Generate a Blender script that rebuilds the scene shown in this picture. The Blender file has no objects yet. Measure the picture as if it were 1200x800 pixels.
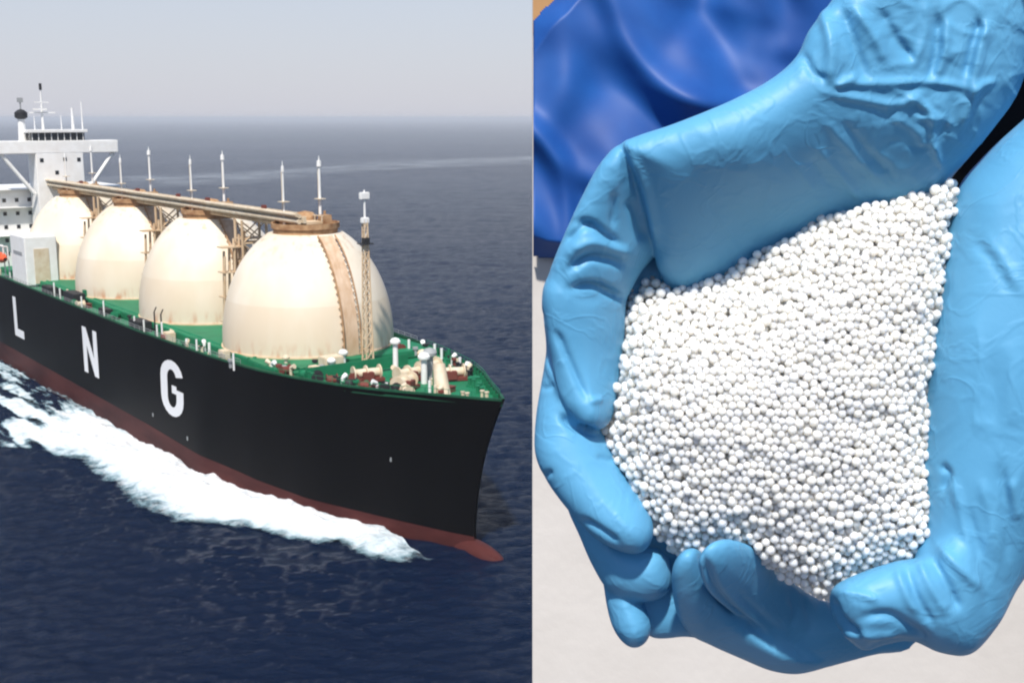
import bpy, bmesh, math, random
import numpy as np
from mathutils import Vector, Matrix

# ------------------------------------------------------------------ camera, world, sun, exposure
SC = bpy.context.scene
COL = SC.collection
F_PX, CAM_H = 1383.82, 71.436                 # focal length in 1200-wide pixels, camera height over the sea
TH = math.atan(262 / F_PX)                    # camera pitch (down)
cam = bpy.data.cameras.new("camera"); camo = bpy.data.objects.new("camera", cam); COL.objects.link(camo)
camo.location = (0, 0, CAM_H); camo.rotation_euler = (math.pi / 2 - TH, 0, 0)
cam.sensor_width = 36; cam.lens = 36 * F_PX / 1200; cam.clip_start = 0.02; cam.clip_end = 200000
SC.camera = camo

SUN_EL, SUN_AZ = math.radians(57), math.radians(187)      # azimuth clockwise from +Y: just behind the camera
w = bpy.data.worlds.new("World"); SC.world = w; w.use_nodes = True
nt = w.node_tree; nt.nodes.clear()
sky = nt.nodes.new("ShaderNodeTexSky"); sky.sky_type = 'NISHITA'; sky.sun_disc = False
sky.sun_elevation = SUN_EL; sky.sun_rotation = SUN_AZ
sky.air_density = 1.0; sky.dust_density = 0.4; sky.ozone_density = 2.5; sky.altitude = 50
bg = nt.nodes.new("ShaderNodeBackground"); bg.inputs[1].default_value = 0.113
out = nt.nodes.new("ShaderNodeOutputWorld")
# hazy air: a pale veil over the clear sky, thickest near the horizon all the way round
wtc = nt.nodes.new("ShaderNodeTexCoord"); wsp = nt.nodes.new("ShaderNodeSeparateXYZ"); nt.links.new(wtc.outputs["Generated"], wsp.inputs[0])
wmr = nt.nodes.new("ShaderNodeMapRange"); wmr.interpolation_type = 'SMOOTHSTEP'; wmr.inputs[1].default_value = -.1; wmr.inputs[2].default_value = .5; wmr.inputs[3].default_value = 1.0; wmr.inputs[4].default_value = .0
nt.links.new(wsp.outputs[2], wmr.inputs[0])
wmx = nt.nodes.new("ShaderNodeMix"); wmx.data_type = 'RGBA'; wmx.inputs[7].default_value = (4.35, 4.4, 5.0, 1)
nt.links.new(wmr.outputs[0], wmx.inputs[0]); nt.links.new(sky.outputs[0], wmx.inputs[6]); nt.links.new(wmx.outputs[2], bg.inputs[0]); nt.links.new(bg.outputs[0], out.inputs[0])

sl = bpy.data.lights.new("sun", 'SUN'); sl.energy = 4.6; sl.angle = math.radians(2.5); sl.color = (1.0, 0.95, 0.88)
so = bpy.data.objects.new("sun", sl); COL.objects.link(so)
sd = Vector((math.sin(SUN_AZ) * math.cos(SUN_EL), math.cos(SUN_AZ) * math.cos(SUN_EL), math.sin(SUN_EL)))
so.rotation_euler = (-sd).to_track_quat('-Z', 'Y').to_euler(); so.location = (0, -20, 120)

SC.view_settings.view_transform = 'Standard'; SC.view_settings.look = 'None'
SC.view_settings.exposure = 0.3; SC.view_settings.gamma = 1.0
try:
    SC.cycles.use_denoising = True
    SC.cycles.pixel_filter_type = 'BLACKMAN_HARRIS'; SC.cycles.filter_width = 2.2
    SC.cycles.max_bounces = 6; SC.cycles.transparent_max_bounces = 12
except Exception:
    pass

RNG = np.random.default_rng(7)
random.seed(7)

# ------------------------------------------------------------------ material helpers
def mat(name, col, rough=0.5, spec=0.5, metal=0.0, var=0.0, var_scale=3.0, bump=0.0, bump_scale=20.0,
        col2=None, detail=6.0, stretch=None):
    m = bpy.data.materials.new(name); m.use_nodes = True
    n, l = m.node_tree.nodes, m.node_tree.links
    b = n["Principled BSDF"]
    b.inputs["Base Color"].default_value = (*col, 1); b.inputs["Roughness"].default_value = rough
    b.inputs["Specular IOR Level"].default_value = spec; b.inputs["Metallic"].default_value = metal
    tc = n.new("ShaderNodeTexCoord"); src = tc.outputs["Object"]
    if stretch:
        mp = n.new("ShaderNodeMapping"); mp.inputs["Scale"].default_value = stretch
        l.new(src, mp.inputs[0]); src = mp.outputs[0]
    if col2 is not None:
        t = n.new("ShaderNodeTexNoise"); t.inputs["Scale"].default_value = var_scale; t.inputs["Detail"].default_value = detail
        l.new(src, t.inputs["Vector"])
        r = n.new("ShaderNodeMapRange"); r.inputs[1].default_value = 0.5 - var; r.inputs[2].default_value = 0.5 + var
        l.new(t.outputs["Fac"], r.inputs[0])
        mx = n.new("ShaderNodeMix"); mx.data_type = 'RGBA'
        mx.inputs[6].default_value = (*col, 1); mx.inputs[7].default_value = (*col2, 1)
        l.new(r.outputs[0], mx.inputs[0]); l.new(mx.outputs[2], b.inputs["Base Color"])
    if bump > 0:
        t = n.new("ShaderNodeTexNoise"); t.inputs["Scale"].default_value = bump_scale; t.inputs["Detail"].default_value = 5
        l.new(src, t.inputs["Vector"])
        bp = n.new("ShaderNodeBump"); bp.inputs["Strength"].default_value = bump; bp.inputs["Distance"].default_value = 1.0 / bump_scale
        l.new(t.outputs["Fac"], bp.inputs["Height"]); l.new(bp.outputs[0], b.inputs["Normal"])
    return m

M = {}
M['hull'] = mat('hull_black_paint', (0.002, 0.002, 0.0025), 0.5, 0.05, col2=(0.004, 0.0035, 0.004), var=.2, var_scale=.08, stretch=(1, 1, .25))
M['boot'] = mat('red_antifouling', (0.036, 0.008, 0.008), 0.6, 0.1, col2=(0.085, 0.024, 0.021), var=.2, var_scale=.25, stretch=(.2, 1, 1))
M['deck'] = mat('green_deck_paint', (0.006, 0.13, 0.055), 0.6, 0.3, col2=(0.012, 0.20, 0.09), var=.25, var_scale=.25)
M['white'] = mat('white_ship_paint', (0.84, 0.84, 0.82), 0.45, 0.4, col2=(0.74, 0.72, 0.68), var=.25, var_scale=.5)
M['cream'] = mat('cream_ship_paint', (0.70, 0.62, 0.48), 0.5, 0.4, col2=(0.55, 0.42, 0.27), var=.25, var_scale=.6)
M['rust'] = mat('rusty_steel', (0.26, 0.13, 0.06), 0.8, 0.2, col2=(0.48, 0.30, 0.16), var=.2, var_scale=.7)
M['catwalk'] = mat('stained_walkway_paint', (0.55, 0.38, 0.22), 0.7, 0.3, col2=(0.70, 0.55, 0.38), var=.2, var_scale=.35)
M['dark'] = mat('dark_fitting_paint', (0.02, 0.02, 0.022), 0.6, 0.3)
M['redbrown'] = mat('red_brown_machinery_paint', (0.16, 0.04, 0.03), 0.6, 0.3)
M['glass'] = mat('dark_window_glass', (0.015, 0.018, 0.022), 0.1, 0.5)
M['orange'] = mat('orange_lifeboat_paint', (0.75, 0.10, 0.03), 0.45, 0.4)
M['letter'] = mat('white_hull_lettering', (0.80, 0.80, 0.80), 0.55, 0.3)
M['grey'] = mat('grey_steel_paint', (0.30, 0.31, 0.31), 0.6, 0.3)

# ------------------------------------------------------------------ mesh helpers
class MB:
    def __init__(s): s.v, s.f = [], []
    def add(s, v, f):
        o = len(s.v); s.v += [tuple(p) for p in v]; s.f += [tuple(i + o for i in q) for q in f]; return s
    def box(s, c, d, rot=None, taper=1.0):
        h = [x / 2 for x in d]; vs = []
        for z in (-1, 1):
            k = taper if z > 0 else 1
            for x, y in ((-1, -1), (1, -1), (1, 1), (-1, 1)):
                p = Vector((x * h[0] * k, y * h[1] * k, z * h[2]))
                if rot is not None: p = rot @ p
                vs.append(p + Vector(c))
        return s.add(vs, [(3, 2, 1, 0), (4, 5, 6, 7), (0, 1, 5, 4), (1, 2, 6, 5), (2, 3, 7, 6), (3, 0, 4, 7)])
    def tube(s, p0, p1, r0, r1=None, n=10, caps=True):
        r1 = r0 if r1 is None else r1
        p0, p1 = Vector(p0), Vector(p1); d = (p1 - p0).normalized()
        a = d.orthogonal().normalized(); b = d.cross(a); vs = []
        for p, r in ((p0, r0), (p1, r1)):
            for i in range(n):
                t = 2 * math.pi * i / n; vs.append(p + (a * math.cos(t) + b * math.sin(t)) * r)
        f = [(i, (i + 1) % n, n + (i + 1) % n, n + i) for i in range(n)]
        if caps: f += [tuple(range(n - 1, -1, -1)), tuple(range(n, 2 * n))]
        return s.add(vs, f)
    def path(s, pts, r, n=8):
        for a, b in zip(pts[:-1], pts[1:]): s.tube(a, b, r, r, n)
        return s
    def lathe(s, prof, c=(0, 0, 0), n=48):
        vs, f = [], []
        for r, z in prof:
            for i in range(n):
                t = 2 * math.pi * i / n; vs.append((c[0] + r * math.cos(t), c[1] + r * math.sin(t), c[2] + z))
        for k in range(len(prof) - 1):
            for i in range(n):
                j = (i + 1) % n; f.append((k * n + i, k * n + j, (k + 1) * n + j, (k + 1) * n + i))
        f.append(tuple(range(n - 1, -1, -1))); f.append(tuple((len(prof) - 1) * n + i for i in range(n)))
        return s.add(vs, f)
    def grid(s, P):                                   # P[i][j] -> points
        a, b = len(P), len(P[0])
        return s.add([p for r in P for p in r],
                     [(i * b + j, i * b + j + 1, (i + 1) * b + j + 1, (i + 1) * b + j) for i in range(a - 1) for j in range(b - 1)])
    def build(s, name, m, parent=None, smooth=False, bevel=0.0, angle=40):
        me = bpy.data.meshes.new(name); me.from_pydata(s.v, [], s.f); me.validate()
        if bevel > 0:
            bm = bmesh.new(); bm.from_mesh(me)
            bmesh.ops.bevel(bm, geom=[e for e in bm.edges if len(e.link_faces) == 2 and e.calc_face_angle(0) > .6], offset=bevel, segments=2, affect='EDGES')
            bm.to_mesh(me); bm.free()
        bm = bmesh.new(); bm.from_mesh(me); bmesh.ops.recalc_face_normals(bm, faces=bm.faces); bm.to_mesh(me); bm.free()
        if smooth:
            me.shade_smooth()
            try: me.set_sharp_from_angle(angle=math.radians(angle))
            except Exception: pass
        me.materials.append(m)
        o = bpy.data.objects.new(name, me); COL.objects.link(o)
        if parent: o.parent = parent
        return o

def np_obj(name, V, Fq, m, parent=None, smooth=True):
    me = bpy.data.meshes.new(name); V = np.asarray(V, np.float32); Fq = np.asarray(Fq, np.int32)
    k = Fq.shape[1]
    me.vertices.add(len(V)); me.vertices.foreach_set("co", V.ravel())
    me.loops.add(Fq.size); me.loops.foreach_set("vertex_index", Fq.ravel())
    me.polygons.add(len(Fq)); me.polygons.foreach_set("loop_start", np.arange(0, Fq.size, k, dtype=np.int32))
    me.polygons.foreach_set("loop_total", np.full(len(Fq), k, np.int32))
    me.update(calc_edges=True)
    if smooth: me.shade_smooth()
    me.materials.append(m)
    o = bpy.data.objects.new(name, me); COL.objects.link(o)
    if parent: o.parent = parent
    return o

def tag(o, label=None, cat=None, group=None, kind=None):
    if label: o['label'] = label
    if cat: o['category'] = cat
    if group: o['group'] = group
    if kind: o['kind'] = kind
    return o
def empty(name, loc, rz=0):
    o = bpy.data.objects.new(name, None); COL.objects.link(o); o.location = loc; o.rotation_euler = (0, 0, rz); o.empty_display_size = .1
    return o

# ================================================================== SEA
PSI = -0.923; BOW = np.array([-1.356, 189.377])
FWD = np.array([math.cos(PSI), math.sin(PSI)]); STB = np.array([math.sin(PSI), -math.cos(PSI)])
def ship_xy(a, st):                                   # metres aft of the bow, metres to starboard -> world x, y
    a = np.asarray(a, float); st = np.asarray(st, float)
    return BOW[0] - a * FWD[0] + st * STB[0], BOW[1] - a * FWD[1] + st * STB[1]

WAVES = []
_r = np.random.default_rng(3)
for i in range(46):
    lam = 5.0 * (60 / 5.0) ** _r.random(); ang = math.radians(78 + _r.normal() * 32)
    WAVES.append((2 * math.pi / lam, math.cos(ang), math.sin(ang), 0.0030 * lam ** .9 * (.5 + _r.random()), _r.random() * 6.28))
for i in range(44):                                       # short chop
    lam = 2.4 * (6.5 / 2.4) ** _r.random(); ang = math.radians(80 + _r.normal() * 38)
    WAVES.append((2 * math.pi / lam, math.cos(ang), math.sin(ang), 0.0052 * lam * (.5 + _r.random()), _r.random() * 6.28))
SEA_Z = -2.5
def wave_z(x, y, d):
    z = np.full_like(x, SEA_Z)
    for k, cx, cy, a, p in WAVES:
        lam = 2 * math.pi / k
        z += a * (1.0 if lam < 12 else .5) * np.clip(lam * 110 / d - .35, 0, 1) * np.sin(k * (cx * x + cy * y) + p)
    return z

def make_sea():
    r = [40.]
    while r[-1] < 3500: r.append(r[-1] * (1.02 if r[-1] < 90 else 1.0042 if r[-1] < 700 else 1.008))
    while r[-1] < 60000: r.append(r[-1] * 1.06)
    r = np.array(r)
    az = np.concatenate([np.linspace(-180, -34, 40)[:-1], np.linspace(-34, 34, 560), np.linspace(34, 180, 40)[1:]])
    R, A = np.meshgrid(r, np.radians(az), indexing='ij')
    X, Y = R * np.sin(A), R * np.cos(A); Z = wave_z(X, Y, R)
    n, k = R.shape
    V = np.stack([X, Y, Z], -1).reshape(-1, 3)
    i, j = np.meshgrid(np.arange(n - 1), np.arange(k - 1), indexing='ij')
    q = (i * k + j).ravel(); Fq = np.stack([q, q + 1, q + k + 1, q + k], 1)
    # inner disc
    c = len(V); V = np.vstack([V, [[0, 0, SEA_Z]]])
    m = bpy.data.materials.new('sea_water'); m.use_nodes = True
    N, L = m.node_tree.nodes, m.node_tree.links; b = N["Principled BSDF"]
    b.inputs["Specular IOR Level"].default_value = .3; b.inputs["Base Color"].default_value = (0.001, 0.0075, 0.027, 1); b.inputs["Roughness"].default_value = .12; b.inputs["IOR"].default_value = 1.33
    geo = N.new("ShaderNodeNewGeometry")
    def noise(scale, stretch, rot, det):
        mp = N.new("ShaderNodeMapping"); mp.inputs["Scale"].default_value = stretch; mp.inputs["Rotation"].default_value = (0, 0, rot)
        L.new(geo.outputs["Position"], mp.inputs[0])
        t = N.new("ShaderNodeTexNoise"); t.inputs["Scale"].default_value = scale; t.inputs["Detail"].default_value = det; t.inputs["Roughness"].default_value = .66
        L.new(mp.outputs[0], t.inputs["Vector"]); return t.outputs["Fac"]
    def mth(op, a, bb):
        t = N.new("ShaderNodeMath"); t.operation = op
        for s_, v_ in ((0, a), (1, bb)):
            if isinstance(v_, (int, float)): t.inputs[s_].default_value = v_
            else: L.new(v_, t.inputs[s_])
        return t.outputs[0]
    h = mth('ADD', mth('MULTIPLY', noise(.85, (.75, 1, 1), .2, 9), 1.7), mth('MULTIPLY', noise(.16, (.6, 1, 1), -.15, 4), .6))
    patches = noise(.0022, (.35, 1, 1), .1, 4)          # wind patches and slicks far out
    mr = N.new("ShaderNodeMapRange"); mr.inputs[1].default_value = .35; mr.inputs[2].default_value = .65; mr.inputs[3].default_value = .55; mr.inputs[4].default_value = 1.0
    L.new(patches, mr.inputs[0])
    bp = N.new("ShaderNodeBump"); bp.inputs["Distance"].default_value = .95
    L.new(mr.outputs[0], bp.inputs["Strength"])
    L.new(h, bp.inputs["Height"]); L.new(bp.outputs[0], b.inputs["Normal"])
    df = N.new("ShaderNodeBsdfDiffuse"); df.inputs[0].default_value = (.001, .0075, .027, 1); ms = N.new("ShaderNodeMixShader"); ms.inputs[0].default_value = .22
    L.new(b.outputs[0], ms.inputs[1]); L.new(df.outputs[0], ms.inputs[2]); L.new(ms.outputs[0], N["Material Output"].inputs[0])
    o = np_obj('sea', V, Fq, m)
    tag(o, kind='structure'); return o
make_sea()

# old wake: a long pale band of churned water curving away far behind the ship
def make_wake():
    C = np.array([(-520, 1290), (-422, 1400), (-330, 1560), (-230, 1760), (-120, 1960), (0, 2150), (140, 2330), (330, 2520)], float)
    t = np.linspace(0, len(C) - 1, 140); cx, cy = np.interp(t, range(len(C)), C[:, 0]), np.interp(t, range(len(C)), C[:, 1])
    u = np.linspace(-1, 1, 13); dx, dy = np.gradient(cx), np.gradient(cy); L_ = np.hypot(dx, dy); wd = 130 + 40 * np.sin(t * 1.9)
    X = cx[:, None] + (dy / L_ * wd)[:, None] * u; Y = cy[:, None] - (dx / L_ * wd)[:, None] * u; Z = np.full_like(X, SEA_Z + .9)
    cov = (1 - np.abs(u) ** 1.5)[None] * np.clip(np.minimum(t, t[-1] - t) * .8, 0, 1)[:, None]
    n, k = X.shape; i, j = np.meshgrid(np.arange(n - 1), np.arange(k - 1), indexing='ij'); q = (i * k + j).ravel()
    m = bpy.data.materials.new('old_wake_foam'); m.use_nodes = True; N, L = m.node_tree.nodes, m.node_tree.links; b = N["Principled BSDF"]
    b.inputs["Base Color"].default_value = (.55, .60, .64, 1); b.inputs["Roughness"].default_value = .8
    at = N.new("ShaderNodeAttribute"); at.attribute_name = 'cover'
    geo = N.new("ShaderNodeNewGeometry"); tn = N.new("ShaderNodeTexNoise"); tn.inputs["Scale"].default_value = .02; tn.inputs["Detail"].default_value = 6; L.new(geo.outputs["Position"], tn.inputs["Vector"])
    mr = N.new("ShaderNodeMapRange"); mr.inputs[1].default_value = .3; mr.inputs[2].default_value = .75; mr.inputs[4].default_value = .36; L.new(tn.outputs["Fac"], mr.inputs[0])
    mu = N.new("ShaderNodeMath"); mu.operation = 'MULTIPLY'; L.new(mr.outputs[0], mu.inputs[0]); L.new(at.outputs["Fac"], mu.inputs[1]); L.new(mu.outputs[0], b.inputs["Alpha"])
    o = np_obj('wake', np.stack([X, Y, Z], -1).reshape(-1, 3), np.stack([q, q + 1, q + k + 1, q + k], 1), m)
    a_ = o.data.attributes.new('cover', 'FLOAT', 'POINT'); a_.data.foreach_set('value', cov.astype(np.float32).ravel())
    tag(o, 'pale streak of an old wake across the far sea behind the ship', 'wake', kind='stuff')
make_wake()

# ================================================================== SHIP
ship = empty('gas_carrier_ship', (float(BOW[0]), float(BOW[1]), 0), PSI)
tag(ship, 'black hulled gas carrier ship with four cream domed tanks under way at sea', 'ship')
def S(a, st, z): return (-a, -st, z)

TOPZ = lambda a: 24.6 + 1.2 * np.clip((60 - a) / 60, 0, 1) ** 1.5
def stem(z): return 8.4 * (1 - np.clip((z + 1) / 26.8, 0, 1) ** 2.0)
BD = ([0, 3, 7, 13, 20, 28, 41, 52, 69, 107, 250, 285, 300], [0.25, 2.0, 3.9, 7.0, 10.8, 14.2, 17.8, 19.9, 21.6, 23, 23, 20.5, 17])
BW = ([0, 4, 8, 18, 32, 47, 69, 105, 230, 275, 300], [0.2, 2.6, 4.6, 9.6, 15.9, 19.5, 22.6, 23, 23, 15, 3])
def half(ap, t):
    bd = np.interp(ap, *BD); bw = np.interp(ap, *BW); return bw + (bd - bw) * np.clip(t, 0, 1) ** 1.7
AP = np.concatenate([np.linspace(0, 20, 17), np.linspace(23, 110, 26), np.linspace(118, 300, 24)])
def boot_z(ap): return np.interp(ap, [0, 20, 55, 100], [-.3, .9, 2.6, 3.6])
def hull_sheet(zlo, zhi, nz):
    mb = MB()
    for sd_ in (1, -1):
        P = []
        for ap in AP:
            row = []
            for k in range(nz + 1):
                z = zlo(ap) + (zhi(ap) - zlo(ap)) * k / nz
                st_ = stem(z); a = st_ + ap * (300 - st_) / 300
                row.append(S(a, sd_ * half(ap, z / 25), z))
            P.append(row)
        mb.grid(P)
    P = []
    for k in range(nz + 1):
        z = zlo(300) + (zhi(300) - zlo(300)) * k / nz; h = half(300, z / 25); P.append([S(300, h, z), S(300, -h, z)])
    mb.grid(P); return mb
hull_sheet(boot_z, TOPZ, 12).build('hull', M['hull'], ship, smooth=True, angle=50)
hull_sheet(lambda a: -9.0, boot_z, 6).build('boot_topping', M['boot'], ship, smooth=True, angle=50)
# bulbous bow
mb = MB(); P = []
for i in range(17):
    t = math.pi * i / 16
    P.append([S(8.6 - 8.4 * math.cos(t), 3.0 * math.sin(t) ** .7 * math.cos(u), -4.6 + 3.6 * math.sin(t) ** .7 * math.sin(u)) for u in np.linspace(0, 2 * math.pi, 25)])
mb.grid(P); mb.build('bulbous_bow', M['boot'], ship, smooth=True)
# deck, gunwale, bulwark
mb = MB()
P = [[S(0.6 + ap * .998, s_ * max(.05, half(ap, 1) - .25), TOPZ(ap) - (1.25 if ap < 55 else 1.0)) for s_ in np.linspace(-1, 1, 9)] for ap in AP]
mb.grid(P); mb.build('deck', M['deck'], ship)
mb = MB()
for sd_ in (1, -1):
    P = []
    for ap in AP:
        h = half(ap, 1); z = TOPZ(ap); a = ap + .12
        P.append([S(a, sd_ * (h + .05), z - .25), S(a, sd_ * (h + .05), z + .12), S(a + (.3 if ap < 3 else 0), sd_ * max(.02, h - .35), z + .12), S(a + (.3 if ap < 3 else 0), sd_ * max(.02, h - .35), z - 1.2)])
    mb.grid(P)
mb.build('bulwark', mat('dark_green_bulwark_paint', (.004, .045, .022), .6, .3, col2=(.008, .09, .04), var=.3, var_scale=.5), ship)
# raised trunk deck edge (green) along the tanks
mb = MB(); mb.box(S(150, 0, 24.3), (205, 36, 1.5)); mb.build('trunk_deck', M['deck'], ship, bevel=.2)

# hull letters
def letter(name, a_c, zc, strokes, w=11.0, h=11.6, parent=ship):
    mb = MB()
    for x0, z0, x1, z1, x2, z2, x3, z3 in strokes:     # quads in unit letter space, x to the bow
        q = [(x0, z0), (x1, z1), (x2, z2), (x3, z3)]
        vs = []
        for off in (.03, .06):
            for x, z in q:
                a = a_c - (x - .5) * w; zz = zc + (z - .5) * h
                st_ = stem(zz); ap = (a - st_) * 300 / (300 - st_)
                vs.append(S(a, half(ap, zz / 25) + off, zz))
        mb.add(vs, [(0, 1, 2, 3), (4, 7, 6, 5), (0, 4, 5, 1), (1, 5, 6, 2), (2, 6, 7, 3), (3, 7, 4, 0)])
    return mb.build(name, M['letter'], parent)
R_ = lambda x0, z0, x1, z1: (x0, z0, x1, z0, x1, z1, x0, z1)
o = letter('letter', 206, 14.2, [R_(.08, 0, .36, 1), R_(.36, 0, .95, .2)]); o['label'] = 'white letter L on the hull side'
o = letter('letter', 141, 14.3, [R_(0, 0, .26, 1), R_(.74, 0, 1, 1), (.26, 1, .26, .62, .74, 0, .74, .38)]); o['label'] = 'white letter N on the hull side'
gs = []
def arc(cx, cz, r0x, r0z, r1x, r1z, t0, t1, n):
    for i in range(n):
        a, b = [math.radians(t0 + (t1 - t0) * (i + k) / n) for k in (0, 1)]
        gs.append((cx + r0x * math.cos(a), cz + r0z * math.sin(a), cx + r1x * math.cos(a), cz + r1z * math.sin(a),
                   cx + r1x * math.cos(b), cz + r1z * math.sin(b), cx + r0x * math.cos(b), cz + r0z * math.sin(b)))
arc(.5, .68, .2, .16, .5, .32, 15, 180, 9)
gs.append(R_(0, .32, .3, .68)); arc(.5, .32, .2, .16, .5, .32, 180, 360, 10)
gs.append(R_(.7, .32, 1.0, .5)); gs.append(R_(.5, .42, .7, .56))
o = letter('letter', 88.5, 14.6, gs, w=12.0, h=12.2); o['label'] = 'white letter G on the hull side'
# small white marks low on the hull
for a, z in ((100, 6.5), (81, 5.2), (22, 12.0)):
    st_ = stem(z); ap = (a - st_) * 300 / (300 - st_)
    MB().box(S(a, half(ap, z / 25) + .05, z), (.5, .1, .8)).build('hull_mark', M['grey'], ship)
# ---- tanks
def tank_material():
    m = bpy.data.materials.new('cream_tank_paint'); m.use_nodes = True
    N, L = m.node_tree.nodes, m.node_tree.links; b = N["Principled BSDF"]; b.inputs["Roughness"].default_value = .45; b.inputs["Specular IOR Level"].default_value = .35
    tc = N.new("ShaderNodeTexCoord"); sp = N.new("ShaderNodeSeparateXYZ"); L.new(tc.outputs["Object"], sp.inputs[0])
    oi = N.new("ShaderNodeObjectInfo"); va = N.new("ShaderNodeVectorMath"); va.operation = 'ADD'; L.new(tc.outputs["Object"], va.inputs[0]); L.new(oi.outputs["Location"], va.inputs[1])
    def mix(f, a, c):
        t = N.new("ShaderNodeMix"); t.data_type = 'RGBA'
        for s_, v_ in ((0, f), (6, a), (7, c)):
            if isinstance(v_, tuple): t.inputs[s_].default_value = (*v_, 1)
            else: L.new(v_, t.inputs[s_])
        return t.outputs[2]
    def rng_(v, a, c, d=0., e=1.):
        t = N.new("ShaderNodeMapRange"); t.interpolation_type = 'SMOOTHSTEP'; L.new(v, t.inputs[0])
        for i, x in enumerate((a, c, d, e)): t.inputs[i + 1].default_value = x
        return t.outputs[0]
    def noise(scale, st):
        mp = N.new("ShaderNodeMapping"); mp.inputs["Scale"].default_value = st; L.new(va.outputs[0], mp.inputs[0])
        t = N.new("ShaderNodeTexNoise"); t.inputs["Scale"].default_value = scale; t.inputs["Detail"].default_value = 8; L.new(mp.outputs[0], t.inputs["Vector"]); return t.outputs["Fac"]
    def mul(a, c, op='MULTIPLY'):
        t = N.new("ShaderNodeMath"); t.operation = op
        for s_, v_ in ((0, a), (1, c)):
            if isinstance(v_, (int, float)): t.inputs[s_].default_value = v_
            else: L.new(v_, t.inputs[s_])
        return t.outputs[0]
    c = mix(rng_(noise(.10, (1, 1, .5)), .35, .65), (.76, .685, .56), (.70, .60, .455))
    # lower, dirtier course of plates with a clear top edge
    c = mix(mul(rng_(sp.outputs[2], 10.3, 10.0), .30), c, (.58, .45, .30))
    # rust runs under the top platform
    runs = mul(rng_(noise(.9, (1, 1, .06)), .50, .75), rng_(sp.outputs[2], 15.5, 24.0))
    c = mix(mul(runs, .65), c, (.42, .24, .11))
    # stained foot
    c = mix(mul(rng_(noise(.7, (1, 1, .3)), .45, .7), rng_(sp.outputs[2], 4.0, .2)), c, (.55, .28, .16))
    L.new(c, b.inputs["Base Color"]); return m
M['tank'] = tank_material()
R0, ZB = 17.7, 24.9
def dome_r(z):                                            # local height above the base -> radius
    return R0 * np.sqrt(np.clip(1 - (np.clip(z - 1.5, 0, None) / 24.2) ** 2, 0, 1))
zs = np.concatenate([np.linspace(0, 1.5, 3), 1.5 + 24.2 * np.sin(np.linspace(.05, 1.12, 32))])
prof = [(float(dome_r(z)), float(z)) for z in zs]
def on_dome(z, th, off=0.0):
    r = float(dome_r(np.array(z))) + off; return Vector((r * math.cos(th), r * math.sin(th), z + off * .3))
dome_mesh = None
tank_x = [68.4 + 48.2 * i for i in range(4)]
plat_prof = [(6.6, 23.0), (6.6, 24.3), (7.0, 24.3), (7.0, 25.4), (6.7, 25.4), (6.7, 24.7), (2, 24.7)]
shared = {}
def tank_part(key, name, mk, m, parent, **kw):
    if key not in shared:
        o = mk().build(name, m, parent, **kw); shared[key] = o.data; return o
    o = bpy.data.objects.new(name, shared[key]); COL.objects.link(o); o.parent = parent; return o
def mk_dome(): return MB().lathe(prof, n=72)
def mk_plat(): return MB().lathe(plat_prof, n=40)
def mk_hatch():
    b = MB().lathe([(2.4, 24.6), (2.4, 26.6), (1.6, 27.4), (.2, 27.7)], n=20)
    b.box((3.6, 2.6, 25.9), (2.2, 2.0, 2.2)); b.box((-3.2, -2.8, 25.6), (2.6, 1.8, 1.6)); b.tube((3.5, -3, 24.6), (3.5, -3, 27.2), .35); b.tube((1, 4, 24.6), (1, 4, 27.6), .3)
    return b
def mk_stair():                                           # pipe and stair strip down the forward meridian
    b = MB(); L = []
    th = .0
    zz = list(1.5 + 24.2 * np.sin(np.linspace(1.10, .03, 28))) + [.9, .2]
    for z in zz:
        p = on_dome(z, 0, .25); L.append([p + Vector((0, y, 0)) for y in (-1.7, 1.7)])
    b.grid(L)
    b2 = []
    for z in zz: b2.append([on_dome(z, 0, .02) + Vector((0, y, 0)) for y in (-1.7, 1.7)])
    b.grid(b2)
    for s_ in (0, 1): b.grid([[L[i][s_], b2[i][s_]] for i in range(len(zz))])
    return b
def mk_rail(y):
    b = MB()
    if 1:
        pts = [on_dome(z, 0, .9) + Vector((0, y, 0)) for z in list(1.5 + 24.2 * np.sin(np.linspace(1.10, .03, 18))) + [.9, .2]]
        b.path(pts, .16, 6)
        for p in pts[1:]: b.tube(p, p - Vector((.9, 0, .3)), .1, n=5)
    return b
def mk_seam(): return MB().lathe([(R0 + .02, 9.9), (R0 + .16, 9.9), (R0 + .16, 10.2), (R0 - .02, 10.2)][::1], n=72)
def mk_foot(): return MB().lathe([(R0 - .9, -.2), (R0 + .25, -.2), (R0 + .25, .45), (R0 - .7, .45)], n=72)
M['stair'] = mat('rust_streaked_stair_plate', (.50, .33, .20), .7, .3, col2=(.66, .50, .36), var=.2, var_scale=.8, stretch=(1, 1, .3))
for i, a in enumerate(tank_x):
    o = tank_part('dome', 'gas_tank', mk_dome, M['tank'], ship, smooth=True, angle=50); o.location = S(a, 0, ZB)
    tank_part('plat', 'top_platform', mk_plat, M['rust'], o, smooth=True)
    tank_part('hatch', 'hatch_dome', mk_hatch, M['rust'], o, smooth=True)
    tank_part('stair', 'pipe_trunk', mk_stair, M['stair'], o)
    for y_ in (-1.9, 1.9): tank_part('rail%g' % y_, 'stair_rail', lambda: mk_rail(y_), M['rust'], o)
    tank_part('foot', 'base_ring', mk_foot, M['catwalk'], o, smooth=True)

M['tower'] = mat('pale_stained_steel', (.62, .50, .35), .7, .3, col2=(.44, .28, .15), var=.25, var_scale=.35)
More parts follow.
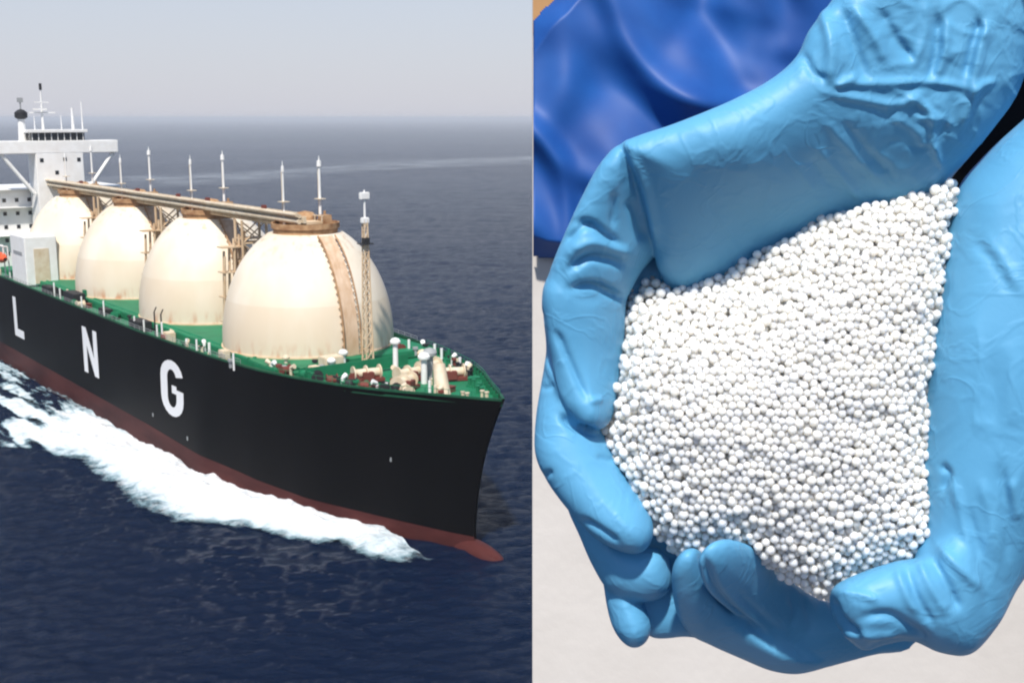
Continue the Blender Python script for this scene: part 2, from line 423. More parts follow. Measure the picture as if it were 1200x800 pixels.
# ---- flying walkway along the tank tops
mb = MB(); mb.box(S(150, 1.2, 50.6), (176, 3.6, .5)); wk = mb.build('catwalk', M['catwalk'], ship)
mb = MB()
for st_ in (-.7, 3.1):
    mb.box(S(150, st_, 51.9), (176, .16, .16))
    for a in np.arange(62.5, 238, 3.0): mb.tube(S(a, st_, 50.8), S(a, st_, 51.9), .09, n=5)
mb.box(S(150, 3.3, 51.2), (176, .5, 1.1))
mb.build('handrail', M['cream'], wk)
mb = MB()
for y, z, r in ((.0, 49.7, .55), (1.4, 49.8, .42), (2.5, 49.75, .5)): mb.tube(S(64, y, z), S(236, y, z), r, n=12)
mb.build('cargo_pipe', M['catwalk'], wk, smooth=True)
for y, z, r in ((4.1, 50.9, .5), (4.0, 52.0, .42), (-.2, 52.3, .4)): MB().tube(S(63, -y + 4.4 if y < 0 else y, z), S(236, -y + 4.4 if y < 0 else y, z), r, n=12).build('vapour_pipe', M['cream'], wk, smooth=True)
for a in (92.5, 140.5, 188.5):                            # trestles between the tanks
    mb = MB()
    for da in (-1.8, 1.8):
        for st_ in (-1.8, 4.0):
            mb.tube(S(a + da, st_, 24), S(a + da, st_, 49.3), .32, n=8)
        for k in range(5):
            z0 = 25 + k * 4.8; mb.tube(S(a + da, -1.8, z0), S(a + da, 4.0, z0 + 4.8), .16, n=6); mb.tube(S(a + da, 4.0, z0), S(a + da, -1.8, z0 + 4.8), .16, n=6); mb.tube(S(a + da, -1.8, z0), S(a + da, 4, z0), .2, n=6)
    for k in range(5): mb.box(S(a, 1.1, 26 + 4.8 * k), (3.4, 5.6, .3))
    for q in range(7): mb.tube(S(a + (q % 3 - 1) * 1.1, 3.4 + q * .9, 24), S(a + (q % 3 - 1) * 1.1, 3.2 + q * .8, 47 - q * .9), .3, n=8)
    for k in range(4): mb.box(S(a, 5.8, 27 + 5.5 * k), (3.2, 5.6, .25))
    mb.build('trestle', M['tower'], wk)
for a in (82, 112, 130, 158, 205): MB().box(S(a, 2.7, 52.5), (1.1, .9, 1.3)).build('junction_box', M['redbrown'], wk, bevel=.1)

# ---- vent masts, two at each tank top
def vent(a, st_, h, r):
    o = MB().tube(S(a, st_, 49.6), S(a, st_, 49.6 + h), r, r * .85, n=12).build('vent_mast', M['white'], ship, smooth=True)
    b = MB(); b.tube(S(a, st_, 49.6 + h), S(a, st_, 49.6 + h + 1.2), r * 1.7, r * 1.5, n=12); b.tube(S(a, st_, 49.6 + h + 1.2), S(a, st_, 49.6 + h + 2.2), r * .5, .05, n=8); b.build('vent_head', M['white'], o, smooth=True)
    b = MB(); b.box(S(a, st_, 49.6 + h * .45), (1.8, 1.8, .15)); b.tube(S(a + .6, st_, 49.6), S(a + .6, st_, 49.6 + h), .09, n=5); b.build('ladder', M['cream'], o)
for i, a in enumerate(tank_x):
    vent(a + 1.5, 4.0, 11.0 if i < 2 else 10, .2); vent(a - 1.0, -3.0, 12.0, .3)
# ---- deck boxes, posts
b = MB(); b.box(S(207, 17, 31), (15, 9, 14)); mh = b.build('machinery_house', M['white'], ship, bevel=.25)
MB().box(S(199.44, 17, 29.5), (.12, 4.2, 10)).build('louvre', M['cream'], mh); MB().box(S(207, 21.54, 33), (9, .12, 1)).build('vent_strip', M['grey'], mh)
for a, st_, sz in ((112, 20.3, (7, 3, 2.4)), (160, 20.3, (9, 3, 3.2)), (163, 16, (6, 3, 3.5)), (180, 20.8, (7, 2.4, 2.6)), (66, 20.0, (2.4, 1.6, 2.6)), (42, 12.5, (2.6, 1.8, 2.4)), (46, 7, (3, 4, 3)), (94, 20.5, (3, 2, 2.2)), (136, 20.2, (5, 2, 2.0))):
    o = MB().box(S(a, st_, 23.6 + sz[2] / 2), sz).build('deck_locker', [M['dark'], M['redbrown'], M['cream'], M['deck']][int(a) % 4], ship, bevel=.12)
for a in (112, 106, 98, 95, 173, 168, 150, 133, 76, 58):
    MB().tube(S(a, 21.6, 23.6), S(a, 21.6, 28.0 if a % 2 else 27.0), .2, n=8).build('deck_post', M['white'], ship)
for a in (99, 103):
    b = MB(); b.tube(S(a, 20.2, 23.6), S(a, 20.2, 29), .18, n=6); b.tube(S(a, 20.2, 29), S(a - 3, 20.8, 30.5), .14, n=6); b.build('davit', M['dark'], ship)
b = MB()
for k, st_ in enumerate((14, 15.6)): b.tube(S(60, st_ + 2, 25.0), S(232, st_ + 2, 25.0), .35, n=8)
b.build('deck_pipe', M['deck'], ship, smooth=True)
b = MB()
for sd_ in (1, -1):
    for zz in (.5, 1.0):
        pts = [S(ap + .4, sd_ * (half(ap, 1) - .3), TOPZ(ap) + zz) for ap in np.linspace(58, 296, 60)]; b.path(pts, .05, 4)
    for ap in np.arange(58, 296, 3.0): b.tube(S(ap, sd_ * (half(ap, 1) - .3), TOPZ(ap)), S(ap, sd_ * (half(ap, 1) - .3), TOPZ(ap) + 1.05), .05, n=4)
b.build('deck_railing', M['grey'], ship)

# ---- accommodation and bridge
house = MB().box(S(257, 0, 36.2), (28, 42, 25.4)).build('accommodation_block', M['white'], ship, bevel=.2)
mesh_w = None
for k, z in enumerate((29, 33.2, 37.4, 41.6, 45.8)):
    for st_ in list(np.arange(-19, 20, 3.8)):
        if mesh_w is None:
            o = MB().box((0, 0, 0), (.12, 1.1, 1.2)).build('window', M['glass'], house); mesh_w = o.data
        else:
            o = bpy.data.objects.new('window', mesh_w); COL.objects.link(o); o.parent = house
        o.location = S(242.98, st_, z)
for z in (31, 35.4, 39.8, 44.2):
    for a in np.arange(246, 270, 3.6):
        o = bpy.data.objects.new('window', mesh_w); COL.objects.link(o); o.parent = house; o.location = S(a, 21.02, z); o.rotation_euler = (0, 0, math.pi / 2)
b = MB()
for z in (34.8, 43.6, 49.2): b.box(S(256, 0, z), (31, 45.5, .3))
b.build('deck_edge', M['white'], house)
tower = MB().box(S(237.5, 0, 48.6), (8.8, 14.6, 24)).build('bridge_tower', M['white'], ship, bevel=.2)
for st_, z in ((5.6, 58.4), (-1.5, 58.6), (-5.8, 58.4), (1.2, 54.5)):
    o = bpy.data.objects.new('window', mesh_w); COL.objects.link(o); o.parent = tower; o.location = S(233.08, st_, z)
wing = MB().box(S(236.5, 0, 62.4), (6.6, 37.4, 4.0)).build('bridge_wing', M['white'], ship, bevel=.25)
for sd_ in (1, -1):
    MB().tube(S(234.5, sd_ * 17.3, 60.5), S(234.5, sd_ * 8.0, 48), .62, n=10).build('wing_strut', M['white'], wing, smooth=True)
wh = MB().box(S(237.5, 0, 65.6), (7.4, 16.5, 2.4)).build('wheelhouse', M['glass'], ship)
MB().box(S(237.3, 0, 67.3), (8.6, 18.4, 1.0)).build('wheelhouse_roof', M['white'], wh, bevel=.15)
for st_ in np.arange(-7.8, 7.9, 1.95): MB().box(S(233.75, st_, 65.6), (.14, .22, 2.3)).build('window_post', M['white'], wh)
fu = MB().tube(S(239, 9.2, 64.3), S(239, 9.2, 71.0), 1.25, 1.05, n=16).build('exhaust_stack', M['white'], ship, smooth=True)
MB().lathe([(1.1, 0), (1.9, .5), (1.9, 2.0), (1.1, 2.7), (.4, 3.0)], S(239, 9.2, 71.0), n=20).build('stack_cap', M['dark'], fu, smooth=True)
b = MB().tube(S(239, 9.2, 74), S(239, 9.2, 76.5), .25, n=6); b.box(S(239, 9.2, 76.8), (.8, 1.6, 1.4)); b.build('lantern', M['grey'], fu)
rm = MB().tube(S(240, 2.5, 67.5), S(240, 2.5, 80.0), .42, .2, n=10).build('radar_mast', M['white'], ship, smooth=True)
b = MB(); b.box(S(240, 2.5, 73.0), (.5, 8, .4)); b.box(S(240, 2.5, 76.2), (.5, 4.4, .35)); b.build('crosstree', M['white'], rm)
MB().box(S(239, 3.4, 74.0), (.5, 4.2, .6)).build('radar_scanner', M['white'], rm)
MB().box(S(240, 2.5, 81), (.7, .7, 2.0)).build('lantern', M['dark'], rm)
for st_, h, r in ((-6.2, 7.5, .55), (-9.2, 9.5, .3), (5.6, 5.0, .2), (-2.6, 5, .2)):
    o = MB().tube(S(238, st_, 64.3), S(238, st_, 67 + h), r, r * .6, n=8).build('antenna_mast', M['white'], ship, smooth=True)
# lifeboat hanging at the starboard side
lb = MB(); P = []
for i in range(13):
    t = i / 12; k = math.sin(math.pi * min(max(t, .02), .98)) ** .45
    P.append([S(219 + 9 * t, 22.2 + 1.5 * k * math.cos(u), 30.0 + (1.5 if math.sin(u) < 0 else 1.7) * k * math.sin(u)) for u in np.linspace(0, 2 * math.pi, 17)])
lb.grid(P); lbo = lb.build('lifeboat', M['orange'], ship, smooth=True)
b = MB()
for a in (221, 226): b.path([S(a, 20.6, 24), S(a, 20.8, 33.4), S(a, 22.8, 33.8)], .22, 6); b.tube(S(a, 22.2, 33.7), S(a, 22.2, 31.4), .08, n=5)
b.build('davit', M['white'], lbo)

# ---- foremast
fm = empty('foremast', S(43, .6, 23.6)); fm.parent = ship
b = MB()
for dx, dy in ((-1, -1), (1, -1), (1, 1), (-1, 1)): b.tube((dx * .8, dy * .8, 0), (dx * .35, dy * .35, 29), .17, .12, n=6)
for k in range(14):
    z0, z1 = k * 2.07, (k + 1) * 2.07; r0, r1 = .8 - .45 * z0 / 29, .8 - .45 * z1 / 29
    c = [(-1, -1), (1, -1), (1, 1), (-1, 1)]
    for q in range(4):
        p, n_ = c[q], c[(q + 1) % 4]
        b.tube((p[0] * r0, p[1] * r0, z0), (n_[0] * r1, n_[1] * r1, z1), .09, n=5); b.tube((p[0] * r1, p[1] * r1, z1), (n_[0] * r1, n_[1] * r1, z1), .08, n=5)
b.build('mast_lattice', M['catwalk'], fm)
MB().tube((0, 0, 24), (0, 0, 34.5), .3, .16, n=8).build('mast_pole', M['white'], fm, smooth=True)
b = MB(); b.box((0, 0, 24.4), (2.2, 2.4, .2)); b.box((.2, 0, 25.0), (1.0, 1.2, 1.1)); b.build('mast_platform', M['dark'], fm)
MB().box((0, 0, 28.8), (.9, 1.6, 1.1)).build('lamp_box', M['white'], fm, bevel=.15); MB().box((0, 0, 33.4), (.9, 2.0, 1.4)).build('lamp_box', M['white'], fm, bevel=.15)

# ---- forecastle fittings
def winch(a, st_, rz=0):
    e = empty('mooring_winch', S(a, st_, 24.0), rz); e.parent = ship
    b = MB(); b.tube((0, -2.4, 1.5), (0, 2.4, 1.5), .85, n=16); b.build('drum', M['cream'], e, smooth=True)
    b = MB()
    for y in (-2.5, -.1, 2.5): b.tube((0, y - .12, 1.5), (0, y + .12, 1.5), 1.45, n=20)
    b.build('flange', M['cream'], e, smooth=True)
    b = MB(); b.box((0, 0, .35), (3.2, 6.2, .7)); b.box((1.2, 0, 1.1), (1.2, 2.0, 1.6)); b.build('bed', M['redbrown'], e, bevel=.1)
winch(28.5, .6, .1); winch(31, -5.5, .3); winch(33, 6.8, -.2); winch(22.5, 5.2, .5); winch(24.5, -6.0, -.4)
def slant_pipe(a, st_, h, r, lean):
    return MB().tube(S(a, st_, 23.8), S(a + lean, st_ - lean * .3, 23.8 + h), r, r * .72, n=16).build('hawse_pipe', M['cream'], ship, smooth=True)
slant_pipe(13.6, 2.9, 5.6, 1.5, 2.2)
def mushroom(a, st_, h, r, m='cream'):
    return MB().lathe([(r * .55, 0), (r * .5, h), (r, h), (r * 1.05, h + r * .4), (r * .7, h + r * .9), (.1, h + r * 1.1)], S(a, st_, 23.9), n=16).build('ventilator', M[m], ship, smooth=True)
mushroom(33.2, .4, 6.4, .95, 'white'); mushroom(30, -3.5, 4.2, 1.0); mushroom(26.5, -2.8, 4.8, 1.3, 'grey'); mushroom(25.3, -.8, 4.6, 1.1, 'white'); mushroom(44, 8.0, 2.0, .8, 'white'); mushroom(47.5, 3.5, 2.4, .9, 'white'); mushroom(52, 13.5, 2.0, .7)
def bitts(a, st_, m):
    b = MB(); b.box((0, 0, .15), (2.2, .9, .3))
    for x in (-.65, .65): b.tube((x, 0, .3), (x, 0, 1.5), .32, n=10); b.tube((x, 0, 1.5), (x, 0, 1.7), .42, n=10)
    o = b.build('mooring_bitts', M[m], ship); o.location = S(a, st_, 24.0); return o
for a, st_, m in ((20, 7.2, 'dark'), (26, 10.5, 'deck'), (33, 13, 'dark'), (39, 15, 'deck'), (17, -5.5, 'deck'), (23.5, -9, 'dark'), (29.5, -11.5, 'dark'), (36, -14, 'dark'), (9, 1.5, 'cream'), (7.5, -1.5, 'cream'), (11, -3, 'deck'), (46, 15.5, 'redbrown'), (49, 16.5, 'dark')): bitts(a, st_, m)
b = MB()
for sd_ in (1, -1):
    for ap in np.arange(4, 54, 2.4):
        h = half(ap, 1) - .3; b.box(S(ap + .5, sd_ * (h - .25), TOPZ(ap) - .55), (.14, .5, 1.2))
b.build('bulwark_stay', M['deck'], ship)
b = MB()
for ap in np.arange(3, 54, 2.0):
    h = half(ap, 1) - .3
    for sd_ in (1, -1): b.tube(S(ap + .4, sd_ * h, TOPZ(ap)), S(ap + .4, sd_ * h, TOPZ(ap) + .9), .05, n=4)
for sd_ in (1, -1): b.path([S(ap + .4, sd_ * (half(ap, 1) - .3), TOPZ(ap) + .9) for ap in np.arange(3, 55, 2.0)], .05, 4)
b.build('bow_railing', M['deck'], ship)
rd_ = random.Random(5)
for k in range(92):                                       # small fittings over the forecastle and along the side deck
    if k < 66: a = rd_.uniform(12, 52); st_ = rd_.choice((rd_.uniform(-1, 1) * (half(a, 1) - 2.2), half(a, 1) - 2.6, 2.6 - half(a, 1)))
    else: a = rd_.uniform(56, 230); st_ = rd_.choice((18.6, 19.4, 21.2))
    kind = k % 5
    if kind == 0:
        o = MB().tube((0, 0, 0), (0, 0, rd_.uniform(1.4, 3.0)), .28, n=8).build('sounding_pipe', M[rd_.choice(('cream', 'white', 'deck'))], ship)
    elif kind == 1:
        b = MB(); b.tube((-.9, 0, .9), (.9, 0, .9), .8, n=14); b.tube((-1, 0, .9), (-.85, 0, .9), 1.1, n=14); b.tube((.85, 0, .9), (1, 0, .9), 1.1, n=14); o = b.build('cable_reel', M[rd_.choice(('redbrown', 'cream', 'dark', 'deck'))], ship)
    elif kind == 2:
        b = MB(); b.box((0, 0, .5), (1.8, 1.2, 1.0)); b.box((0, 0, 1.05), (2.0, 1.4, .12)); o = b.build('hatch_cover', M[rd_.choice(('deck', 'redbrown', 'cream'))], ship)
    elif kind == 3:
        b = MB(); b.tube((0, 0, 0), (0, 0, 1.6), .3, n=8); b.tube((0, 0, 1.6), (.9, 0, 2.0), .34, .5, n=10); o = b.build('cowl_vent', M[rd_.choice(('cream', 'white'))], ship, smooth=True)
    else:
        b = MB(); b.box((0, 0, .7), (.5, .5, 1.4)); b.box((0, 0, 1.5), (1.0, .8, .5)); o = b.build('control_stand', M[rd_.choice(('dark', 'deck', 'redbrown', 'grey'))], ship)
    o.location = S(a, st_, 24.0 if a < 55 else 23.65); o.rotation_euler = (0, 0, rd_.uniform(0, 6.28))
bw = MB(); bw.box(S(40, 4.5, 25.2), (.25, 22, 2.2), Matrix.Rotation(.0, 3, 'Z')); bw.build('breakwater', M['deck'], ship)

# ================================================================== FOAM along the hull
def vnoise(x, y, seed, oct=4):
    r = np.random.default_rng(seed); out = np.zeros_like(x); amp = 1.; tot = 0
    for o_ in range(oct):
        G = r.random((64, 64)); fx, fy = x * 2 ** o_, y * 2 ** o_
        ix, iy = np.floor(fx).astype(int), np.floor(fy).astype(int); u, v = fx - ix, fy - iy
        u = u ** 3 * (u * (6 * u - 15) + 10); v = v ** 3 * (v * (6 * v - 15) + 10)
        g = lambda a, b: G[a % 64, b % 64]
        out += amp * ((g(ix, iy) * (1 - u) + g(ix + 1, iy) * u) * (1 - v) + (g(ix, iy + 1) * (1 - u) + g(ix + 1, iy + 1) * u) * v); tot += amp; amp *= .5
    return out / tot
def make_foam():
    a = np.arange(4, 300, .6); u = np.linspace(0, 1, 80)
    so_ = np.interp(a, [4, 8, 11, 14, 25, 29, 38, 47, 53, 66, 79, 92, 105, 117, 127, 140, 165, 200, 240, 300], [4, 10.5, 14.5, 15.5, 17.5, 21.5, 24.5, 29, 36.5, 39, 38, 36.5, 38, 44, 47, 47, 42, 40, 40, 40])
    si = np.interp(a - 8.4, *BW) - .6; si = np.where(a < 24, np.interp(a, [4, 9.7, 14, 24], [4, 9.6, 9.4, 9.0]), si)
    A, U = np.meshgrid(a, u, indexing='ij'); ST = si[:, None] + (so_ + 3 - si)[:, None] * U
    X, Y = ship_xy(A, ST)
    n1 = vnoise(A * .16 + 3, ST * .22, 5, 5); n2 = vnoise(A * .05, ST * .35 + 9, 8, 4)
    crest = np.interp(a, [4, 12, 30, 60, 90, 140, 200, 300], [.2, .7, 1.9, 2.6, 2.0, 1.2, .6, .3])[:, None]
    Z = wave_z(X, Y, np.hypot(X, Y)) + .12 + crest * np.exp(-((U - .25) / .4) ** 2) * (.6 + .8 * n1) + .9 * (n1 - .5) * np.minimum(1, 3 * (1 - U))
    edge = np.clip((1 - U) / .42 + .5 * (vnoise(A * .12, ST * .12, 15, 4) - .5), 0, 1) ** .8 * np.clip((1 - U) / .08, 0, 1) * np.clip((A - 4) / 8, 0, 1)
    dens = np.interp(a, [4, 12, 26, 40, 110, 130, 150, 180, 300], [.55, .62, .9, 1.0, .95, .8, .66, .56, .5])[:, None]
    hole = np.where(A > 108, np.clip((n2 - .46) * 3.2, -.45, .35) * np.clip((A - 108) / 20, 0, 1), 0)
    cover = np.clip(edge * dens + hole * .8 * (U > .08) - .25 * np.clip((A - 120) / 60, 0, 1) * (1 - U) ** 2, 0, 1)
    V = np.stack([X, Y, Z], -1).reshape(-1, 3); n, k = A.shape
    i, j = np.meshgrid(np.arange(n - 1), np.arange(k - 1), indexing='ij'); q = (i * k + j).ravel()
    m = bpy.data.materials.new('sea_foam'); m.use_nodes = True; N, L = m.node_tree.nodes, m.node_tree.links; b = N["Principled BSDF"]
    b.inputs["Roughness"].default_value = .9; b.inputs["Specular IOR Level"].default_value = .2
    at = N.new("ShaderNodeAttribute"); at.attribute_name = 'cover'
    tc = N.new("ShaderNodeTexCoord"); mp = N.new("ShaderNodeMapping"); mp.inputs["Rotation"].default_value = (0, 0, -PSI); mp.inputs["Scale"].default_value = (.85, 1, 1)
    L.new(tc.outputs["Object"], mp.inputs[0])
    t = N.new("ShaderNodeTexNoise"); t.inputs["Scale"].default_value = .33; t.inputs["Detail"].default_value = 10; t.inputs["Roughness"].default_value = .68; L.new(mp.outputs[0], t.inputs["Vector"])
    ad = N.new("ShaderNodeMath"); ad.operation = 'ADD'; L.new(at.outputs["Fac"], ad.inputs[0]); L.new(t.outputs["Fac"], ad.inputs[1])
    mr = N.new("ShaderNodeMapRange"); mr.inputs[1].default_value = .86; mr.inputs[2].default_value = 1.2; L.new(ad.outputs[0], mr.inputs[0]); L.new(mr.outputs[0], b.inputs["Alpha"])
    cr = N.new("ShaderNodeMapRange"); cr.inputs[1].default_value = 1.0; cr.inputs[2].default_value = 1.45; L.new(ad.outputs[0], cr.inputs[0])
    mx = N.new("ShaderNodeMix"); mx.data_type = 'RGBA'; mx.inputs[6].default_value = (.28, .44, .50, 1); mx.inputs[7].default_value = (.78, .79, .80, 1); L.new(cr.outputs[0], mx.inputs[0])
    g2 = N.new("ShaderNodeTexNoise"); g2.inputs["Scale"].default_value = .5; g2.inputs["Detail"].default_value = 8; g2.inputs["Roughness"].default_value = .65; g2.inputs["Distortion"].default_value = .6; L.new(mp.outputs[0], g2.inputs["Vector"])
    gr = N.new("ShaderNodeMapRange"); gr.inputs[1].default_value = .34; gr.inputs[2].default_value = .50; L.new(g2.outputs["Fac"], gr.inputs[0])
    mg = N.new("ShaderNodeMix"); mg.data_type = 'RGBA'; mg.inputs[6].default_value = (.56, .62, .65, 1); L.new(gr.outputs[0], mg.inputs[0]); L.new(mx.outputs[2], mg.inputs[7]); L.new(mg.outputs[2], b.inputs["Base Color"])
    bp = N.new("ShaderNodeBump"); bp.inputs["Strength"].default_value = .9; bp.inputs["Distance"].default_value = 1.2; L.new(t.outputs["Fac"], bp.inputs["Height"]); L.new(bp.outputs[0], b.inputs["Normal"])
    o = np_obj('bow_wave_foam', V, np.stack([q, q + 1, q + k + 1, q + k], 1), m)
    at_ = o.data.attributes.new('cover', 'FLOAT', 'POINT'); at_.data.foreach_set('value', cover.astype(np.float32).ravel())
    tag(o, 'white churned foam spreading along the waterline of the black ship', 'foam', kind='stuff')
make_foam()

# ================================================================== GLOVED HANDS AND BEADS over a pale tabletop
D = 0.40; PX = D / F_PX                                   # tabletop distance; metres per photo pixel on it
CT, SN = math.cos(TH), math.sin(TH)
def P3(x, y, z):                                          # photo pixel + height over the tabletop (in PX units) -> world
    x, y, z = (np.asarray(t, float) for t in (x, y, z))
    d = D - z * PX; u = (x - 600) / F_PX * d; v = (400 - y) / F_PX * d
    return np.stack([u, d * CT + v * SN, CAM_H - d * SN + v * CT], -1)

def smooth_poly(P, n=6):
    P = np.array(P, float); out_ = []
    for i in range(len(P)):
        p0, p1, p2, p3 = P[i - 1], P[i], P[(i + 1) % len(P)], P[(i + 2) % len(P)]
        for k in range(n):
            t = k / n
            out_.append(.5 * (2 * p1 + (p2 - p0) * t + (2 * p0 - 5 * p1 + 4 * p2 - p3) * t * t + (3 * p1 - p0 - 3 * p2 + p3) * t ** 3))
    return np.array(out_)
def poly_dist(X, Y, P):                                   # signed distance, positive inside
    d2 = np.full(X.shape, 1e12); ins = np.zeros(X.shape, bool); Q = np.roll(P, -1, 0)
    for (x0, y0), (x1, y1) in zip(P, Q):
        ex, ey = x1 - x0, y1 - y0; L2 = ex * ex + ey * ey + 1e-9
        t = np.clip(((X - x0) * ex + (Y - y0) * ey) / L2, 0, 1)
        d2 = np.minimum(d2, (X - x0 - t * ex) ** 2 + (Y - y0 - t * ey) ** 2)
        c = ((y0 > Y) != (y1 > Y)) & (X < (x1 - x0) * (Y - y0) / (y1 - y0 + 1e-12) + x0); ins ^= c
    d = np.sqrt(d2); return np.where(ins, d, -d)
def line_dist(X, Y, P):
    d2 = np.full(X.shape, 1e12); tt = np.zeros(X.shape); n = len(P) - 1
    for i, ((x0, y0), (x1, y1)) in enumerate(zip(P[:-1], P[1:])):
        ex, ey = x1 - x0, y1 - y0; t = np.clip(((X - x0) * ex + (Y - y0) * ey) / (ex * ex + ey * ey + 1e-9), 0, 1)
        q = (X - x0 - t * ex) ** 2 + (Y - y0 - t * ey) ** 2; m = q < d2; d2 = np.where(m, q, d2); tt = np.where(m, (i + t) / n, tt)
    return np.sqrt(d2), tt
def surf(ctrl):                                           # thin-plate surface through (x, y, z) points
    C = np.array(ctrl, float); n = len(C); s = 300.
    if n == 1: return lambda X, Y: np.full(X.shape, C[0, 2])
    x, y = C[:, 0] / s, C[:, 1] / s
    if n == 2:
        d = C[1, :2] - C[0, :2]; L2 = d @ d
        return lambda X, Y: C[0, 2] + (C[1, 2] - C[0, 2]) * np.clip(((X - C[0, 0]) * d[0] + (Y - C[0, 1]) * d[1]) / L2, -.3, 1.3)
    U = lambda r2: np.where(r2 > 1e-12, r2 * np.log(r2 + 1e-12), 0)
    K = U((x[:, None] - x) ** 2 + (y[:, None] - y) ** 2) + np.eye(n) * .002
    Pm = np.c_[np.ones(n), x, y]; A_ = np.block([[K, Pm], [Pm.T, np.zeros((3, 3))]])
    wts = np.linalg.solve(A_, np.r_[C[:, 2], 0, 0, 0])
    def f(X, Y):
        X, Y = X / s, Y / s; r = wts[n] + wts[n + 1] * X + wts[n + 2] * Y
        for i in range(n): r = r + wts[i] * U((X - x[i]) ** 2 + (Y - y[i]) ** 2)
        return r
    return f

def surface_nets(Fv, o, h):
    s = Fv < 0; nx, ny, nz = Fv.shape
    cs = [s[i:nx - 1 + i, j:ny - 1 + j, k:nz - 1 + k] for i in (0, 1) for j in (0, 1) for k in (0, 1)]
    cnt = sum(c.astype(np.int8) for c in cs); act = (cnt > 0) & (cnt < 8); idx = np.argwhere(act)
    vid = -np.ones(act.shape, np.int32); vid[act] = np.arange(len(idx))
    acc = np.zeros((len(idx), 3)); num = np.zeros(len(idx)); I, J, K = idx.T
    cor = [(i, j, k) for i in (0, 1) for j in (0, 1) for k in (0, 1)]
    for p in cor:
        for ax in range(3):
            if p[ax]: continue
            q = list(p); q[ax] = 1
            f0 = Fv[I + p[0], J + p[1], K + p[2]]; f1 = Fv[I + q[0], J + q[1], K + q[2]]
            m = (f0 < 0) != (f1 < 0); t = np.where(m, f0 / np.where(m, f0 - f1, 1), 0)
            pt = np.array(p, float)[None].repeat(len(idx), 0); pt[:, ax] = t
            acc[m] += pt[m]; num += m
    V = (idx + acc / num[:, None]) * h + np.array(o)
    quads = []
    for ax in range(3):
        sl0 = [slice(None)] * 3; sl1 = [slice(None)] * 3; sl0[ax] = slice(0, -1); sl1[ax] = slice(1, None)
        A_, B_ = s[tuple(sl0)], s[tuple(sl1)]; ch = np.argwhere(A_ != B_); o1, o2 = [(1, 2), (2, 0), (0, 1)][ax]
        ch = ch[(ch[:, o1] > 0) & (ch[:, o2] > 0) & (ch[:, o1] < act.shape[o1]) & (ch[:, o2] < act.shape[o2])]
        fl = A_[tuple(ch.T)]
        def g(d1, d2):
            c = ch.copy(); c[:, o1] -= d1; c[:, o2] -= d2; return vid[tuple(c.T)]
        Q = np.stack([g(1, 1), g(0, 1), g(0, 0), g(1, 0)], 1); Q[~fl] = Q[~fl][:, ::-1]; quads.append(Q)
    Q = np.vstack(quads); return V, Q[(Q >= 0).all(1)]

def smin(a, b, k):
    h = np.clip(.5 + .5 * (b - a) / k, 0, 1); return b * (1 - h) + a * h - k * h * (1 - h)

